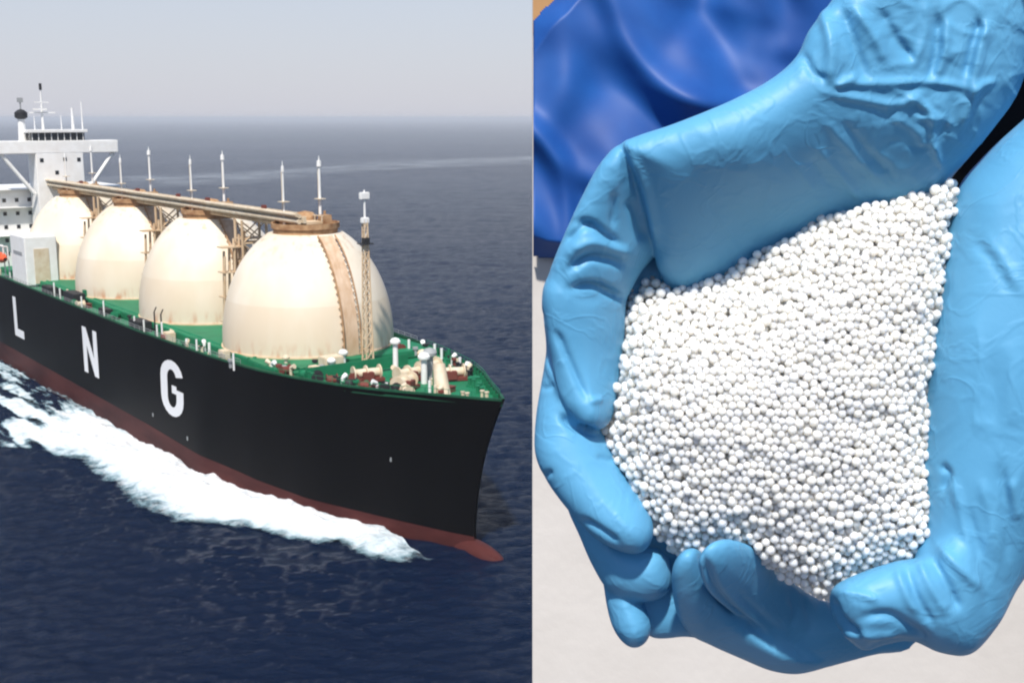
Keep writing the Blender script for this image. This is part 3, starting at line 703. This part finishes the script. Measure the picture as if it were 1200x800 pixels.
def build_glove(name, pieces, creases, bounds, step, folds=None):
    x0, x1, y0, y1, z0, z1 = bounds
    xs, ys, zs_ = np.arange(x0, x1, step), np.arange(y0, y1, step), np.arange(z0, z1, step)
    Fv = np.full((len(xs), len(ys), len(zs_)), 60., np.float32)
    X, Y = np.meshgrid(xs, ys, indexing='ij')
    for pc in pieces:
        P = smooth_poly(pc['poly']); lo, hi = P.min(0) - 24, P.max(0) + 24
        ix = np.where((xs >= lo[0]) & (xs <= hi[0]))[0]; iy = np.where((ys >= lo[1]) & (ys <= hi[1]))[0]
        if not len(ix) or not len(iy): continue
        sx, sy = slice(ix[0], ix[-1] + 1), slice(iy[0], iy[-1] + 1)
        Xs, Ys = X[sx, sy], Y[sx, sy]; d = poly_dist(Xs, Ys, P); R = pc['R']; T = pc.get('T', R)
        zc = surf(pc['z'])(Xs, Ys); q = np.maximum(R - d, 0)
        f = np.sqrt(q[..., None] ** 2 + ((zs_[None, None] - zc[..., None]) * (R / T)) ** 2) - R
        f *= min(1, T / R)
        Fv[sx, sy] = smin(Fv[sx, sy], f.astype(np.float32), pc.get('k', 8))
    V, Q = surface_nets(Fv, (x0, y0, z0), step)
    # two light smoothing passes over the mesh, then creases and folds pushed along the normals
    def nb_smooth(V, it):
        for _ in range(it):
            a = np.zeros_like(V); c = np.zeros(len(V))
            for p, q in ((0, 1), (1, 2), (2, 3), (3, 0)):
                np.add.at(a, Q[:, p], V[Q[:, q]]); np.add.at(a, Q[:, q], V[Q[:, p]]); np.add.at(c, Q[:, p], 1); np.add.at(c, Q[:, q], 1)
            V = .5 * V + .5 * a / np.maximum(c, 1)[:, None]
        return V
    def normals(V):
        fn = np.cross(V[Q[:, 2]] - V[Q[:, 0]], V[Q[:, 3]] - V[Q[:, 1]]); n = np.zeros_like(V)
        for k in range(4): np.add.at(n, Q[:, k], fn)
        return n / (np.linalg.norm(n, axis=1, keepdims=True) + 1e-9)
    V = nb_smooth(V, 3); n = normals(V)
    if n[np.argmax(V[:, 2]), 2] < 0: n = -n; Q = Q[:, ::-1]
    front = np.clip((n[:, 2] + .1) * 3, 0, 1); disp = np.zeros(len(V))
    for pts, wd, amp in creases:
        P = np.array(pts, float)
        if len(P) > 2:                                   # curve it
            Pe = np.vstack([2 * P[0] - P[1], P, 2 * P[-1] - P[-2]]); o_ = []
            for i in range(1, len(Pe) - 2):
                for t in np.linspace(0, 1, 6)[:-1]:
                    p0, p1, p2, p3 = Pe[i - 1:i + 3]; o_.append(.5 * (2 * p1 + (p2 - p0) * t + (2 * p0 - 5 * p1 + 4 * p2 - p3) * t * t + (3 * p1 - p0 - 3 * p2 + p3) * t ** 3))
            P = np.array(o_ + [P[-1]])
        d, t = line_dist(V[:, 0], V[:, 1], P)
        disp += 1.05 * amp * np.exp(-(d / (wd * .85)) ** 2) * np.clip(np.minimum(t, 1 - t) * 5 + .15, 0, 1)
    if folds: disp += folds(V)
    V = V + n * (disp * front)[:, None]; V = nb_smooth(V, 1)
    return V, Q

def glove_material():
    m = bpy.data.materials.new('blue_nitrile'); m.use_nodes = True; N, L = m.node_tree.nodes, m.node_tree.links; b = N["Principled BSDF"]
    b.inputs["Roughness"].default_value = .5; b.inputs["Specular IOR Level"].default_value = .35
    tc = N.new("ShaderNodeTexCoord")
    t = N.new("ShaderNodeTexNoise"); t.inputs["Scale"].default_value = 30; t.inputs["Detail"].default_value = 4; L.new(tc.outputs["Object"], t.inputs["Vector"])
    mx = N.new("ShaderNodeMix"); mx.data_type = 'RGBA'; mx.inputs[6].default_value = (.085, .31, .53, 1); mx.inputs[7].default_value = (.12, .37, .595, 1); L.new(t.outputs["Fac"], mx.inputs[0]); L.new(mx.outputs[2], b.inputs["Base Color"])
    def ridge(scale, stretch, rot, dist):                   # thin tight creases: ridges of a warped noise
        mp = N.new("ShaderNodeMapping"); mp.inputs["Scale"].default_value = stretch; mp.inputs["Rotation"].default_value = rot; L.new(tc.outputs["Object"], mp.inputs[0])
        q = N.new("ShaderNodeTexNoise"); q.inputs["Scale"].default_value = scale; q.inputs["Detail"].default_value = 3; q.inputs["Distortion"].default_value = dist; L.new(mp.outputs[0], q.inputs["Vector"])
        a = N.new("ShaderNodeMath"); a.operation = 'SUBTRACT'; a.inputs[1].default_value = .5; L.new(q.outputs["Fac"], a.inputs[0])
        c = N.new("ShaderNodeMath"); c.operation = 'ABSOLUTE'; L.new(a.outputs[0], c.inputs[0])
        r = N.new("ShaderNodeMapRange"); r.interpolation_type = 'SMOOTHSTEP'; r.inputs[1].default_value = .0; r.inputs[2].default_value = .05; r.inputs[3].default_value = 1; r.inputs[4].default_value = 0; L.new(c.outputs[0], r.inputs[0]); return r.outputs[0]
    h = N.new("ShaderNodeMath"); h.operation = 'ADD'; L.new(ridge(34, (1, .45, 1), (0, 0, .5), .7), h.inputs[0]); L.new(ridge(70, (.6, 1, .6), (.4, .2, 0), .9), h.inputs[1])
    t2 = N.new("ShaderNodeTexNoise"); t2.inputs["Scale"].default_value = 500; t2.inputs["Detail"].default_value = 5; L.new(tc.outputs["Object"], t2.inputs["Vector"])
    h2 = N.new("ShaderNodeMath"); h2.operation = 'MULTIPLY_ADD'; L.new(t2.outputs["Fac"], h2.inputs[0]); h2.inputs[1].default_value = .5; L.new(h.outputs[0], h2.inputs[2])
    bp = N.new("ShaderNodeBump"); bp.inputs["Strength"].default_value = .19; bp.inputs["Distance"].default_value = .0006; L.new(h2.outputs[0], bp.inputs["Height"]); L.new(bp.outputs[0], b.inputs["Normal"])
    return m
M['glove'] = glove_material()

person_loc = P3(1000, 400, 0)
person = empty('person', tuple(person_loc))
tag(person, 'person in blue gloves cupping both hands around a heap of white beads', 'person')
def glove_obj(V, Q, label):
    W = P3(V[:, 0], V[:, 1], V[:, 2]) - person_loc
    o = np_obj('glove', W, Q[:, ::-1], M['glove'], person); o['label'] = label; return o

A1 = [(728, 172), (745, 160), (790, 145), (850, 121), (900, 95), (932, 68), (948, 36), (975, 0), (1010, -60), (1060, -160), (1330, -160), (1250, -60), (1212, 50), (1192, 112), (1150, 168), (1112, 214), (1095, 262), (1000, 310), (900, 345), (800, 350), (772, 318), (766, 290), (757, 255), (742, 212)]
A2 = [(728, 170), (703, 192), (682, 230), (661, 275), (645, 315), (637, 345), (642, 372), (700, 372), (731, 352), (752, 318), (772, 290), (768, 240), (752, 200)]
A2b = [(637, 340), (640, 385), (646, 420), (660, 465), (680, 498), (700, 504), (716, 492), (725, 460), (731, 410), (733, 365), (730, 335), (690, 322), (655, 322)]
A3 = [(637, 360), (640, 410), (634, 450), (628, 490), (627, 530), (640, 562), (668, 600), (700, 632), (735, 648), (756, 644), (766, 624), (760, 596), (742, 568), (722, 538), (708, 508), (690, 480), (668, 430), (655, 380)]
A4 = [(664, 590), (680, 630), (694, 662), (712, 690), (738, 704), (768, 703), (785, 690), (787, 668), (776, 645), (735, 632), (700, 600), (680, 580)]
A5 = [(708, 660), (708, 690), (715, 726), (726, 748), (742, 759), (757, 752), (763, 733), (752, 705), (735, 680)]
A6 = [(735, 690), (748, 728), (765, 747), (800, 746), (840, 742), (850, 680), (820, 610), (770, 590), (730, 610), (725, 650)]
A7 = [(730, 260), (700, 340), (720, 420), (790, 400), (880, 350), (860, 290), (790, 260)]
piecesA = [
    dict(poly=A7, R=26, T=18, z=[(740, 300, 34), (800, 380, 30), (840, 320, 34)], k=4),
    dict(poly=A1, R=58, T=44, z=[(735, 190, 165), (800, 160, 176), (900, 110, 182), (950, 60, 185), (1000, 0, 185), (1180, 90, 150), (1110, 200, 108), (1000, 230, 74), (880, 270, 68), (780, 290, 92), (880, 200, 150), (1000, 140, 153), (1080, 60, 160), (1200, -120, 170)], k=8),
    dict(poly=A2, R=46, T=44, z=[(735, 190, 150), (650, 330, 122), (725, 340, 82), (762, 270, 82)], k=5),
    dict(poly=A2b, R=44, T=42, z=[(650, 340, 122), (725, 350, 78), (700, 490, 104), (655, 460, 116), (725, 430, 66)], k=6),
    dict(poly=A3, R=42, T=42, z=[(640, 400, 72), (632, 500, 84), (660, 600, 104), (750, 625, 106), (750, 560, 84)], k=5),
    dict(poly=A4, R=34, T=36, z=[(680, 610, 58), (770, 680, 60)], k=4),
    dict(poly=A5, R=27, T=30, z=[(712, 680, 40), (740, 745, 48)], k=4),
    dict(poly=A6, R=26, T=18, z=[(740, 700, 22), (810, 725, 22), (780, 620, 34)], k=4),
]
creasesA = [
    ([(672, 262), (690, 262), (708, 275), (728, 290)], 6, -6.30), ([(660, 285), (680, 268), (700, 266)], 5, -4.90),
    ([(664, 318), (690, 302), (715, 304), (735, 312)], 6, -7.70), ([(662, 300), (690, 284), (720, 290), (740, 298)], 7, 4.90),
    ([(668, 338), (695, 335), (715, 342), (732, 350)], 6, -9.80), ([(719, 225), (720, 245), (718, 268)], 5, -4.20), ([(738, 232), (748, 258), (756, 284)], 8, -5.60),
    ([(738, 178), (752, 205), (762, 240), (771, 290)], 6, 4.90),
    ([(650, 385), (668, 425), (690, 470)], 5, -5.60), ([(640, 420), (655, 455), (670, 490)], 6, 3.50), ([(635, 455), (652, 452)], 3, -2.80), ([(690, 470), (706, 468)], 4, 3.50),
    ([(655, 486), (675, 500), (700, 508)], 5, -8.40), ([(632, 560), (648, 552)], 4, -3.50), ([(700, 535), (720, 540)], 4, -2.80), ([(680, 607), (705, 622), (725, 636)], 5, -5.60),
    # palm creases and wrist folds
    ([(940, 62), (952, 85), (970, 95)], 6, -4), ([(985, 10), (1000, 50), (1015, 92)], 8, -6), ([(1000, 5), (1025, 45), (1040, 75)], 8, 5),
    ([(1030, 10), (1050, 45), (1075, 75)], 8, -5), ([(965, 10), (975, 55), (972, 100)], 9, 6), ([(978, 102), (1005, 88)], 5, 4), ([(1100, 15), (1098, 55), (1088, 95)], 6, -5), ([(1110, 20), (1108, 60), (1096, 95)], 6, 4),
    ([(1085, 0), (1084, 40), (1070, 80)], 5, 3), ([(1160, 25), (1150, 55), (1142, 90), (1135, 112)], 7, 6), ([(1150, 20), (1140, 55), (1130, 92)], 6, -6), ([(1135, 112), (1150, 100), (1170, 95)], 5, 4), ([(1125, 150), (1140, 115), (1150, 95)], 6, 5),
    ([(975, 98), (1040, 97), (1090, 96), (1135, 104)], 6, 4), ([(960, 108), (1010, 116), (1050, 122), (1085, 108)], 6, 3.5), ([(1065, 110), (1085, 125), (1100, 150)], 5, 3.5), ([(1090, 130), (1095, 170), (1105, 200)], 4, 3), ([(1075, 170), (1092, 168), (1098, 182)], 4, 2.5),
    ([(1070, 140), (1100, 138), (1120, 150)], 5, 2.5), ([(1040, 135), (1070, 150), (1085, 170)], 6, 2), ([(1120, 112), (1110, 140), (1100, 165)], 6, -3),
    ([(970, 145), (1000, 180), (1040, 220)], 6, 2.2), ([(985, 140), (1015, 175), (1050, 210)], 6, -2), ([(955, 170), (985, 205), (1010, 235)], 6, 2.2), ([(948, 185), (975, 220)], 6, -1.8), ([(930, 190), (955, 225)], 6, 1.6),
]
def ridged(x, y, seed, p=5, oct=2):
    return np.clip(1 - np.abs(2 * vnoise(x, y, seed, oct) - 1) * 1.25, 0, 1) ** p
def foldsA(V):
    x, y = V[:, 0], V[:, 1]
    mask = np.clip((x - 985) / 60, 0, 1) * np.clip((222 - y) / 50, 0, 1)
    u, v = (x * .87 + y * .5), (-x * .5 + y * .87)              # tight creases run across the wrist and along it
    t = 3.4 * ridged(u / 62, v / 34 + 4, 31) - 2.6 * ridged(u / 48 + 7, v / 60, 52) + 2.6 * ridged(x / 40, y / 95, 64) - 1.0
    soft = 4 * (vnoise(x / 75 + 5, y / 75 + 9, 21, 2) - .5)
    allover = 1.1 * (vnoise(x / 60, y / 60, 77, 2) - .5) + .7 * ridged(x / 70 - y / 110, y / 55, 83, 6)
    return mask * (.6 * t + .8 * soft) + .7 * allover
VA, QA = build_glove('a', piecesA, creasesA, (600, 1380, -190, 790, -20, 236), 2.7, foldsA)
glove_obj(VA, QA, 'blue glove of the upper hand, fingers curled down the left of the beads')

B1 = [(1120, 226), (1152, 184), (1200, 140), (1290, 60), (1420, 0), (1640, 100), (1640, 560), (1400, 590), (1270, 622), (1205, 672), (1172, 728), (1140, 764), (1115, 755), (1085, 700), (1070, 650), (1080, 625), (1080, 590), (1076, 545), (1078, 490), (1083, 430), (1095, 360), (1104, 295)]
B2 = [(972, 698), (982, 683), (1015, 668), (1050, 657), (1085, 650), (1120, 625), (1160, 640), (1180, 690), (1160, 738), (1132, 766), (1100, 764), (1068, 751), (1035, 756), (1012, 762), (988, 742), (975, 720)]
B3a = [(818, 658), (830, 638), (852, 631), (882, 640), (907, 658), (932, 683), (968, 704), (1010, 700), (1070, 720), (1080, 760), (1030, 766), (990, 776), (958, 783), (930, 776), (895, 744), (855, 716), (828, 690)]
B3b = [(787, 672), (797, 648), (815, 642), (835, 660), (855, 690), (890, 728), (930, 755), (965, 776), (940, 789), (905, 786), (868, 771), (832, 755), (808, 742), (792, 715)]
piecesB = [
    dict(poly=B1, R=66, T=56, z=[(1100, 300, 96), (1090, 520, 96), (1085, 650, 100), (1150, 740, 110), (1160, 400, 128), (1200, 560, 122), (1220, 300, 140), (1400, 300, 150), (1260, 600, 95), (1180, 660, 104)], k=8),
    dict(poly=B2, R=48, T=46, z=[(985, 705, 128), (985, 735, 122), (1080, 660, 132), (1080, 740, 124), (1150, 650, 124), (1150, 740, 108)], k=7),
    dict(poly=B3a, R=46, T=30, z=[(830, 646, 166), (838, 690, 128), (866, 650, 134), (930, 740, -24), (980, 745, -30), (960, 710, -30), (890, 690, 54)], k=5),
    dict(poly=B3b, R=36, T=38, z=[(803, 660, 116), (850, 745, 4), (930, 780, -30), (850, 700, 50), (800, 705, 84)], k=5),
]
creasesB = [
    ([(1010, 762), (1050, 752), (1090, 762)], 6, -4),
    ([(1060, 660), (1075, 700), (1095, 735)], 6, -5.20), ([(1075, 655), (1092, 690), (1110, 720)], 6, 4.46), ([(1090, 650), (1110, 685), (1125, 715)], 6, -5.95), ([(1100, 640), (1125, 665), (1150, 690)], 7, 5.20), ([(1050, 664), (1062, 695), (1075, 720)], 6, 3.72),
    ([(974, 700), (985, 725), (1012, 748)], 5, -7.44), ([(980, 692), (1010, 697), (1030, 704)], 5, 3.72), ([(1005, 725), (1040, 720), (1065, 735), (1090, 752)], 7, -5.95), ([(985, 742), (1020, 745), (1055, 742)], 6, 4.46),
    ([(1130, 590), (1142, 630), (1155, 680), (1160, 720)], 8, -3.79), ([(1115, 560), (1128, 600), (1140, 650)], 8, 2.72), ([(1150, 560), (1162, 610), (1168, 660)], 9, 3.25), ([(1170, 540), (1180, 600), (1182, 660)], 9, -3.79), ([(1185, 560), (1195, 610)], 8, 3.25),
    ([(1102, 545), (1112, 555), (1104, 575)], 5, -3.79), ([(1140, 280), (1165, 310), (1185, 345)], 8, -1.47), ([(1155, 275), (1180, 310), (1200, 345)], 8, 1.47), ([(1160, 420), (1166, 480), (1170, 540)], 12, -1.47), ([(1185, 400), (1190, 500)], 12, 1.62),
    ([(822, 645), (838, 690), (870, 725), (920, 765)], 6, -7.44), ([(925, 692), (933, 715), (928, 735)], 5, -3.72), ([(940, 700), (950, 725), (948, 745)], 5, -2.98), ([(860, 690), (885, 715), (920, 745)], 7, -3.72),
]
def foldsB(V):
    x, y = V[:, 0], V[:, 1]; return 1.8 * (vnoise(x / 75, y / 95, 41, 2) - .5) + 1.3 * ridged(x / 38 + y / 190, y / 150, 43, 6) * np.clip((x - 1090) / 60, 0, 1)
VB, QB = build_glove('b', piecesB, creasesB, (770, 1670, -30, 810, -66, 220), 2.7, foldsB)
glove_obj(VB, QB, 'blue glove of the right hand, thumb laid over the lower edge of the beads')
# sleeves, out past the cuffs
M['sleeve'] = mat('white_lab_coat_cotton', (.62, .62, .60), .85, .2, col2=(.55, .55, .54), var=.2, var_scale=30, bump=.2, bump_scale=200)
def sleeve(p0, p1, r0, r1):
    a, b_ = Vector(P3(*p0) - person_loc), Vector(P3(*p1) - person_loc); d = b_ - a; s_ = MB(); n = 28; P = []
    u = d.normalized().orthogonal().normalized(); v = d.normalized().cross(u)
    for i in range(15):
        t = i / 14; r = (r0 + (r1 - r0) * t + 4 * math.sin(i * 2.1)) * PX
        P.append([a + d * t + (u * math.cos(q) + v * math.sin(q)) * r * (1 + .05 * math.sin(3 * q + i)) for q in np.linspace(0, 2 * math.pi, n)])
    s_.grid(P); return s_.build('sleeve', M['sleeve'], person, smooth=True)
sleeve((1215, -90, 165), (1480, -620, 260), 118, 190); sleeve((1540, 320, 150), (2150, 260, 260), 190, 230)

# dark jacket front between the two arms
jk = MB(); P = []
for i in range(17):
    t = math.pi * i / 16
    P.append([Vector(P3(1560 - 470 * math.cos(t), 90 + 60 * math.cos(t) + 150 * math.sin(t) ** .6 * math.cos(q), -330 + 180 * math.sin(t) ** .6 * math.sin(q)) - person_loc) for q in np.linspace(0, 2 * math.pi, 25)])
jk.grid(P); jk.build('jacket', mat('black_jacket_cloth', (.008, .008, .010), .9, .1, col2=(.014, .014, .016), var=.2, var_scale=40), person, smooth=True)
# ---- beads
BEAD = [(738, 345), (748, 322), (775, 316), (810, 316), (850, 304), (880, 290), (910, 280), (960, 262), (1010, 246), (1060, 234), (1095, 222), (1108, 214), (1116, 228), (1108, 290), (1104, 340), (1096, 390), (1090, 440), (1086, 500), (1087, 550), (1098, 590), (1102, 625), (1088, 648), (1040, 658), (995, 680), (972, 697), (950, 692), (925, 676), (900, 656), (872, 642), (840, 638), (800, 646), (775, 630), (756, 606), (735, 570), (716, 535), (708, 508), (722, 470), (732, 420), (736, 380)]
def make_beads():
    P = smooth_poly(BEAD, 4)
    zf = surf([(740, 340, 62), (765, 400, 118), (725, 500, 112), (790, 630, 120), (850, 640, 132), (960, 690, 116), (1090, 640, 128), (1088, 500, 140), (1105, 300, 150), (1110, 225, 150), (1000, 250, 138), (850, 310, 78), (800, 325, 70), (900, 330, 118), (900, 450, 172), (960, 520, 172), (980, 380, 172), (820, 480, 160), (1020, 450, 168)])
    ra = np.random.default_rng(11); pts = []
    for layer in range(3):
        s = 9.3; yy = 190.; row = 0
        while yy < 720:
            for xx in np.arange(680 + (s / 2 if row % 2 else 0) + layer * 4, 1140, s):
                pts.append((xx + ra.normal() * 2.3, yy + layer * 5 + ra.normal() * 2.3, layer))
            yy += s * .83; row += 1
    pts = np.array(pts); d = poly_dist(pts[:, 0], pts[:, 1], P)
    keep = d > -1 + 2.5 * ra.normal(size=len(d)) * (pts[:, 2] == 0); pts, d = pts[keep], d[keep]
    z = zf(pts[:, 0], pts[:, 1]) - pts[:, 2] * 5.0 - 14 * np.exp(-np.clip(d, 0, None) / 14)
    z = z - 16 * np.exp(-np.clip(d, 0, None) / 26)
    z = z + 4 * (vnoise(pts[:, 0] / 38, pts[:, 1] / 38, 61, 3) - .5) * 2 + ra.normal(size=len(z)) * 1.3
    r = np.clip(ra.normal(5.25, .55, len(z)), 4.0, 6.8)
    pts = pts.copy(); Q3 = np.c_[pts[:, :2], z]; pa, pb = [], []   # push overlapping beads apart
    for c0 in range(0, len(Q3), 500):
        q = Q3[c0:c0 + 500]; near_ = (np.abs(q[:, None, 0] - Q3[None, :, 0]) < 19) & (np.abs(q[:, None, 1] - Q3[None, :, 1]) < 19)
        ii, jj = np.nonzero(near_); ii += c0; m_ = ii < jj; pa.append(ii[m_]); pb.append(jj[m_])
    pa, pb = np.concatenate(pa), np.concatenate(pb); z00 = Q3[:, 2].copy()
    for it in range(30):
        dv = Q3[pa] - Q3[pb]; dd = np.sqrt((dv ** 2).sum(1)) + 1e-6
        ov = np.clip((r[pa] + r[pb]) * .95 - dd, 0, None); mv = dv / dd[:, None] * (ov * .3)[:, None]
        for ax in range(3): Q3[:, ax] += np.bincount(pa, mv[:, ax], len(Q3)) - np.bincount(pb, mv[:, ax], len(Q3))
        Q3[:, 2] = np.minimum(Q3[:, 2], z00 + 4)
    pts[:, :2] = Q3[:, :2]; z = Q3[:, 2]; d = poly_dist(pts[:, 0], pts[:, 1], P); kp = d > -5; pts, z, r, d = pts[kp], z[kp], r[kp], d[kp]
    near = (D - z * PX) / D
    m = mat('white_urea_bead', (.80, .78, .74), .5, .35, col2=(.72, .69, .64), var=.2, var_scale=4)
    # each bead a little different in tone
    N, L = m.node_tree.nodes, m.node_tree.links; b = N["Principled BSDF"]
    b.inputs['Subsurface Weight'].default_value = 1.0; b.inputs['Subsurface Scale'].default_value = .0045; b.inputs['Subsurface Radius'].default_value = (1, .9, .75)
    oi = N.new("ShaderNodeObjectInfo"); geo = N.new("ShaderNodeNewGeometry"); ad = N.new("ShaderNodeMath"); ad.operation = 'ADD'; L.new(oi.outputs["Random"], ad.inputs[0]); L.new(geo.outputs["Random Per Island"], ad.inputs[1])
    fr = N.new("ShaderNodeMath"); fr.operation = 'FRACT'; L.new(ad.outputs[0], fr.inputs[0])
    mx = N.new("ShaderNodeMix"); mx.data_type = 'RGBA'; mx.inputs[6].default_value = (.86, .81, .72, 1); mx.inputs[7].default_value = (.93, .91, .86, 1); L.new(fr.outputs[0], mx.inputs[0]); L.new(mx.outputs[2], b.inputs["Base Color"])
    bm = bmesh.new(); bmesh.ops.create_icosphere(bm, subdivisions=3, radius=1.0); me = bpy.data.meshes.new('bead'); bm.to_mesh(me); bm.free(); me.shade_smooth(); me.materials.append(m)
    V1 = np.array([v.co[:] for v in me.vertices]); F1 = np.array([p.vertices[:] for p in me.polygons])
    bm = bmesh.new(); bmesh.ops.create_icosphere(bm, subdivisions=2, radius=1.0); V2 = np.array([v.co[:] for v in bm.verts]); F2 = np.array([[v.index for v in f.verts] for f in bm.faces]); bm.free()
    W = P3(pts[:, 0], pts[:, 1], z); rw = r * PX * near
    order = np.argsort(-(r + z * .02) + pts[:, 2] * 100)
    solo = order[:300]
    for i in solo:
        o = bpy.data.objects.new('bead', me); COL.objects.link(o); o.location = W[i]; s = rw[i]
        o.scale = (s * ra.uniform(.95, 1.05), s * ra.uniform(.95, 1.05), s); o.rotation_euler = ra.random(3) * 6
        tag(o, 'round white bead in the heap held between two blue gloved hands', 'bead', 'white beads heaped in the gloved hands')
    rest = np.setdiff1d(np.arange(len(z)), solo); Vs, Fs, off = [], [], 0
    for i in rest:
        v, f = (V1, F1) if pts[i, 2] == 0 else (V2, F2)
        Vs.append(v * rw[i] + W[i]); Fs.append(f + off); off += len(v)
    o = np_obj('bead_heap', np.vstack(Vs), np.vstack(Fs), m)
    tag(o, 'heap of small white round beads filling the two cupped blue gloves', 'beads', 'white beads heaped in the gloved hands', 'stuff')
make_beads()

# ---- tabletop, plastic sack, cardboard
def slab(name, x0, x1, y0, y1, z0, z1, m):
    b = MB(); ZB_ = -2600
    c = [P3(x, y, ZB_) for x, y in ((x0, y0), (x1, y0), (x1, y1), (x0, y1))]; nrm = np.array([0, -CT, SN])
    vs = [Vector(p + nrm * z * PX * 2) for z in (z0, z1) for p in c]
    b.add(vs, [(3, 2, 1, 0), (4, 5, 6, 7), (0, 1, 5, 4), (1, 2, 6, 5), (2, 3, 7, 6), (3, 0, 4, 7)]); return b.build(name, m)
M['table'] = mat('pale_speckled_tabletop', (.55, .52, .49), .6, .3, col2=(.46, .43, .395), var=.25, var_scale=6, bump=.05, bump_scale=60)
o = slab('tabletop', 624, 2500, -700, 1500, -30, 0, M['table'])
tag(o, 'pale cream tabletop behind the two blue gloved hands', 'tabletop')

def sheet(name, poly, amp, wl, zbase, m, seed, step=2.0, thick=.6):
    P = np.array(poly, float); lo, hi = P.min(0), P.max(0)
    xs, ys = np.arange(lo[0], hi[0] + step, step), np.arange(lo[1], hi[1] + step, step); xs = np.minimum(xs, hi[0])
    X, Y = np.meshgrid(xs, ys, indexing='ij'); Pw = P.copy(); Pw[(P[:, 0] < lo[0] + 3) & (P[:, 1] > 100), 0] -= 200
    d = poly_dist(X, Y, Pw) + 14 * (vnoise(X / 50, Y / 50, seed + 5, 2) - .5)
    rs = np.random.default_rng(seed); Z = np.full(X.shape, float(zbase))
    for k in range(int(wl)):                               # long soft folds of crumpled film
        cx, cy, an = rs.uniform(lo[0] - 40, 1250), rs.uniform(lo[1], hi[1]), rs.normal(.6, .7); ln, wd = rs.uniform(40, 130), rs.uniform(15, 46)
        u_ = (X - cx) * math.cos(an) + (Y - cy) * math.sin(an); v_ = -(X - cx) * math.sin(an) + (Y - cy) * math.cos(an) + .0022 * u_ * u_ * rs.normal()
        Z += amp * rs.uniform(.3, 1) * rs.choice((-.6, 1)) * np.exp(-(u_ / ln) ** 2 - (v_ / wd) ** 2)
    Z = Z * np.clip(d / 30 + .3, .1, 1) + 3
    W = P3(X, Y, Z * 2.6 - 2600); n_, k = X.shape; i, j = np.meshgrid(np.arange(n_ - 1), np.arange(k - 1), indexing='ij'); i, j = i.ravel(), j.ravel()
    ok = (d[i, j] > -step) & (d[i + 1, j] > -step) & (d[i, j + 1] > -step) & (d[i + 1, j + 1] > -step); q = (i * k + j)[ok]
    c = W.reshape(-1, 3).mean(0)
    o = np_obj(name, W.reshape(-1, 3) - c, np.stack([q, q + 1, q + k + 1, q + k], 1), m); o.location = c
    bm = bmesh.new(); bm.from_mesh(o.data); bmesh.ops.delete(bm, geom=[v for v in bm.verts if not v.link_faces], context='VERTS'); bm.to_mesh(o.data); bm.free()
    sm = o.modifiers.new('thickness', 'SOLIDIFY'); sm.thickness = thick * PX * 2; sm.offset = 0
    return o
M['plastic'] = mat('blue_plastic_film', (.005, .05, .24), .56, .4, col2=(.010, .095, .36), var=.25, var_scale=14)
o = sheet('plastic_sack', [(625, 22), (652, -6), (740, -90), (1500, -260), (1520, -40), (1300, 120), (1000, 260), (760, 330), (660, 300), (625, 282)], 24, 110, 40, M['plastic'], 90)
tag(o, 'crumpled deep blue plastic sack lying behind the upper glove', 'plastic sack')
M['card'] = mat('tan_cardboard', (.42, .24, .11), .8, .2, col2=(.34, .17, .07), var=.25, var_scale=20)
o = slab('cardboard_sheet', 624.5, 1800, -420, 40, .6, 6, M['card'])
tag(o, 'tan cardboard sheet peeping out above the blue plastic sack', 'cardboard')

# ================================================================== HAZE over the sea
hb = MB().box((0, 0, 37), (121000, 121000, 91)).build('haze', bpy.data.materials.new('sea_haze'))
hm = hb.data.materials[0]; hm.use_nodes = True; hn = hm.node_tree.nodes; hn.remove(hn["Principled BSDF"])
pv = hn.new("ShaderNodeVolumePrincipled"); pv.inputs["Density"].default_value = 8.5e-5; pv.inputs["Color"].default_value = (.82, .86, .92, 1)
hm.node_tree.links.new(pv.outputs[0], hn["Material Output"].inputs["Volume"])
tag(hb, 'pale haze hanging over the far sea', 'haze', kind='stuff')
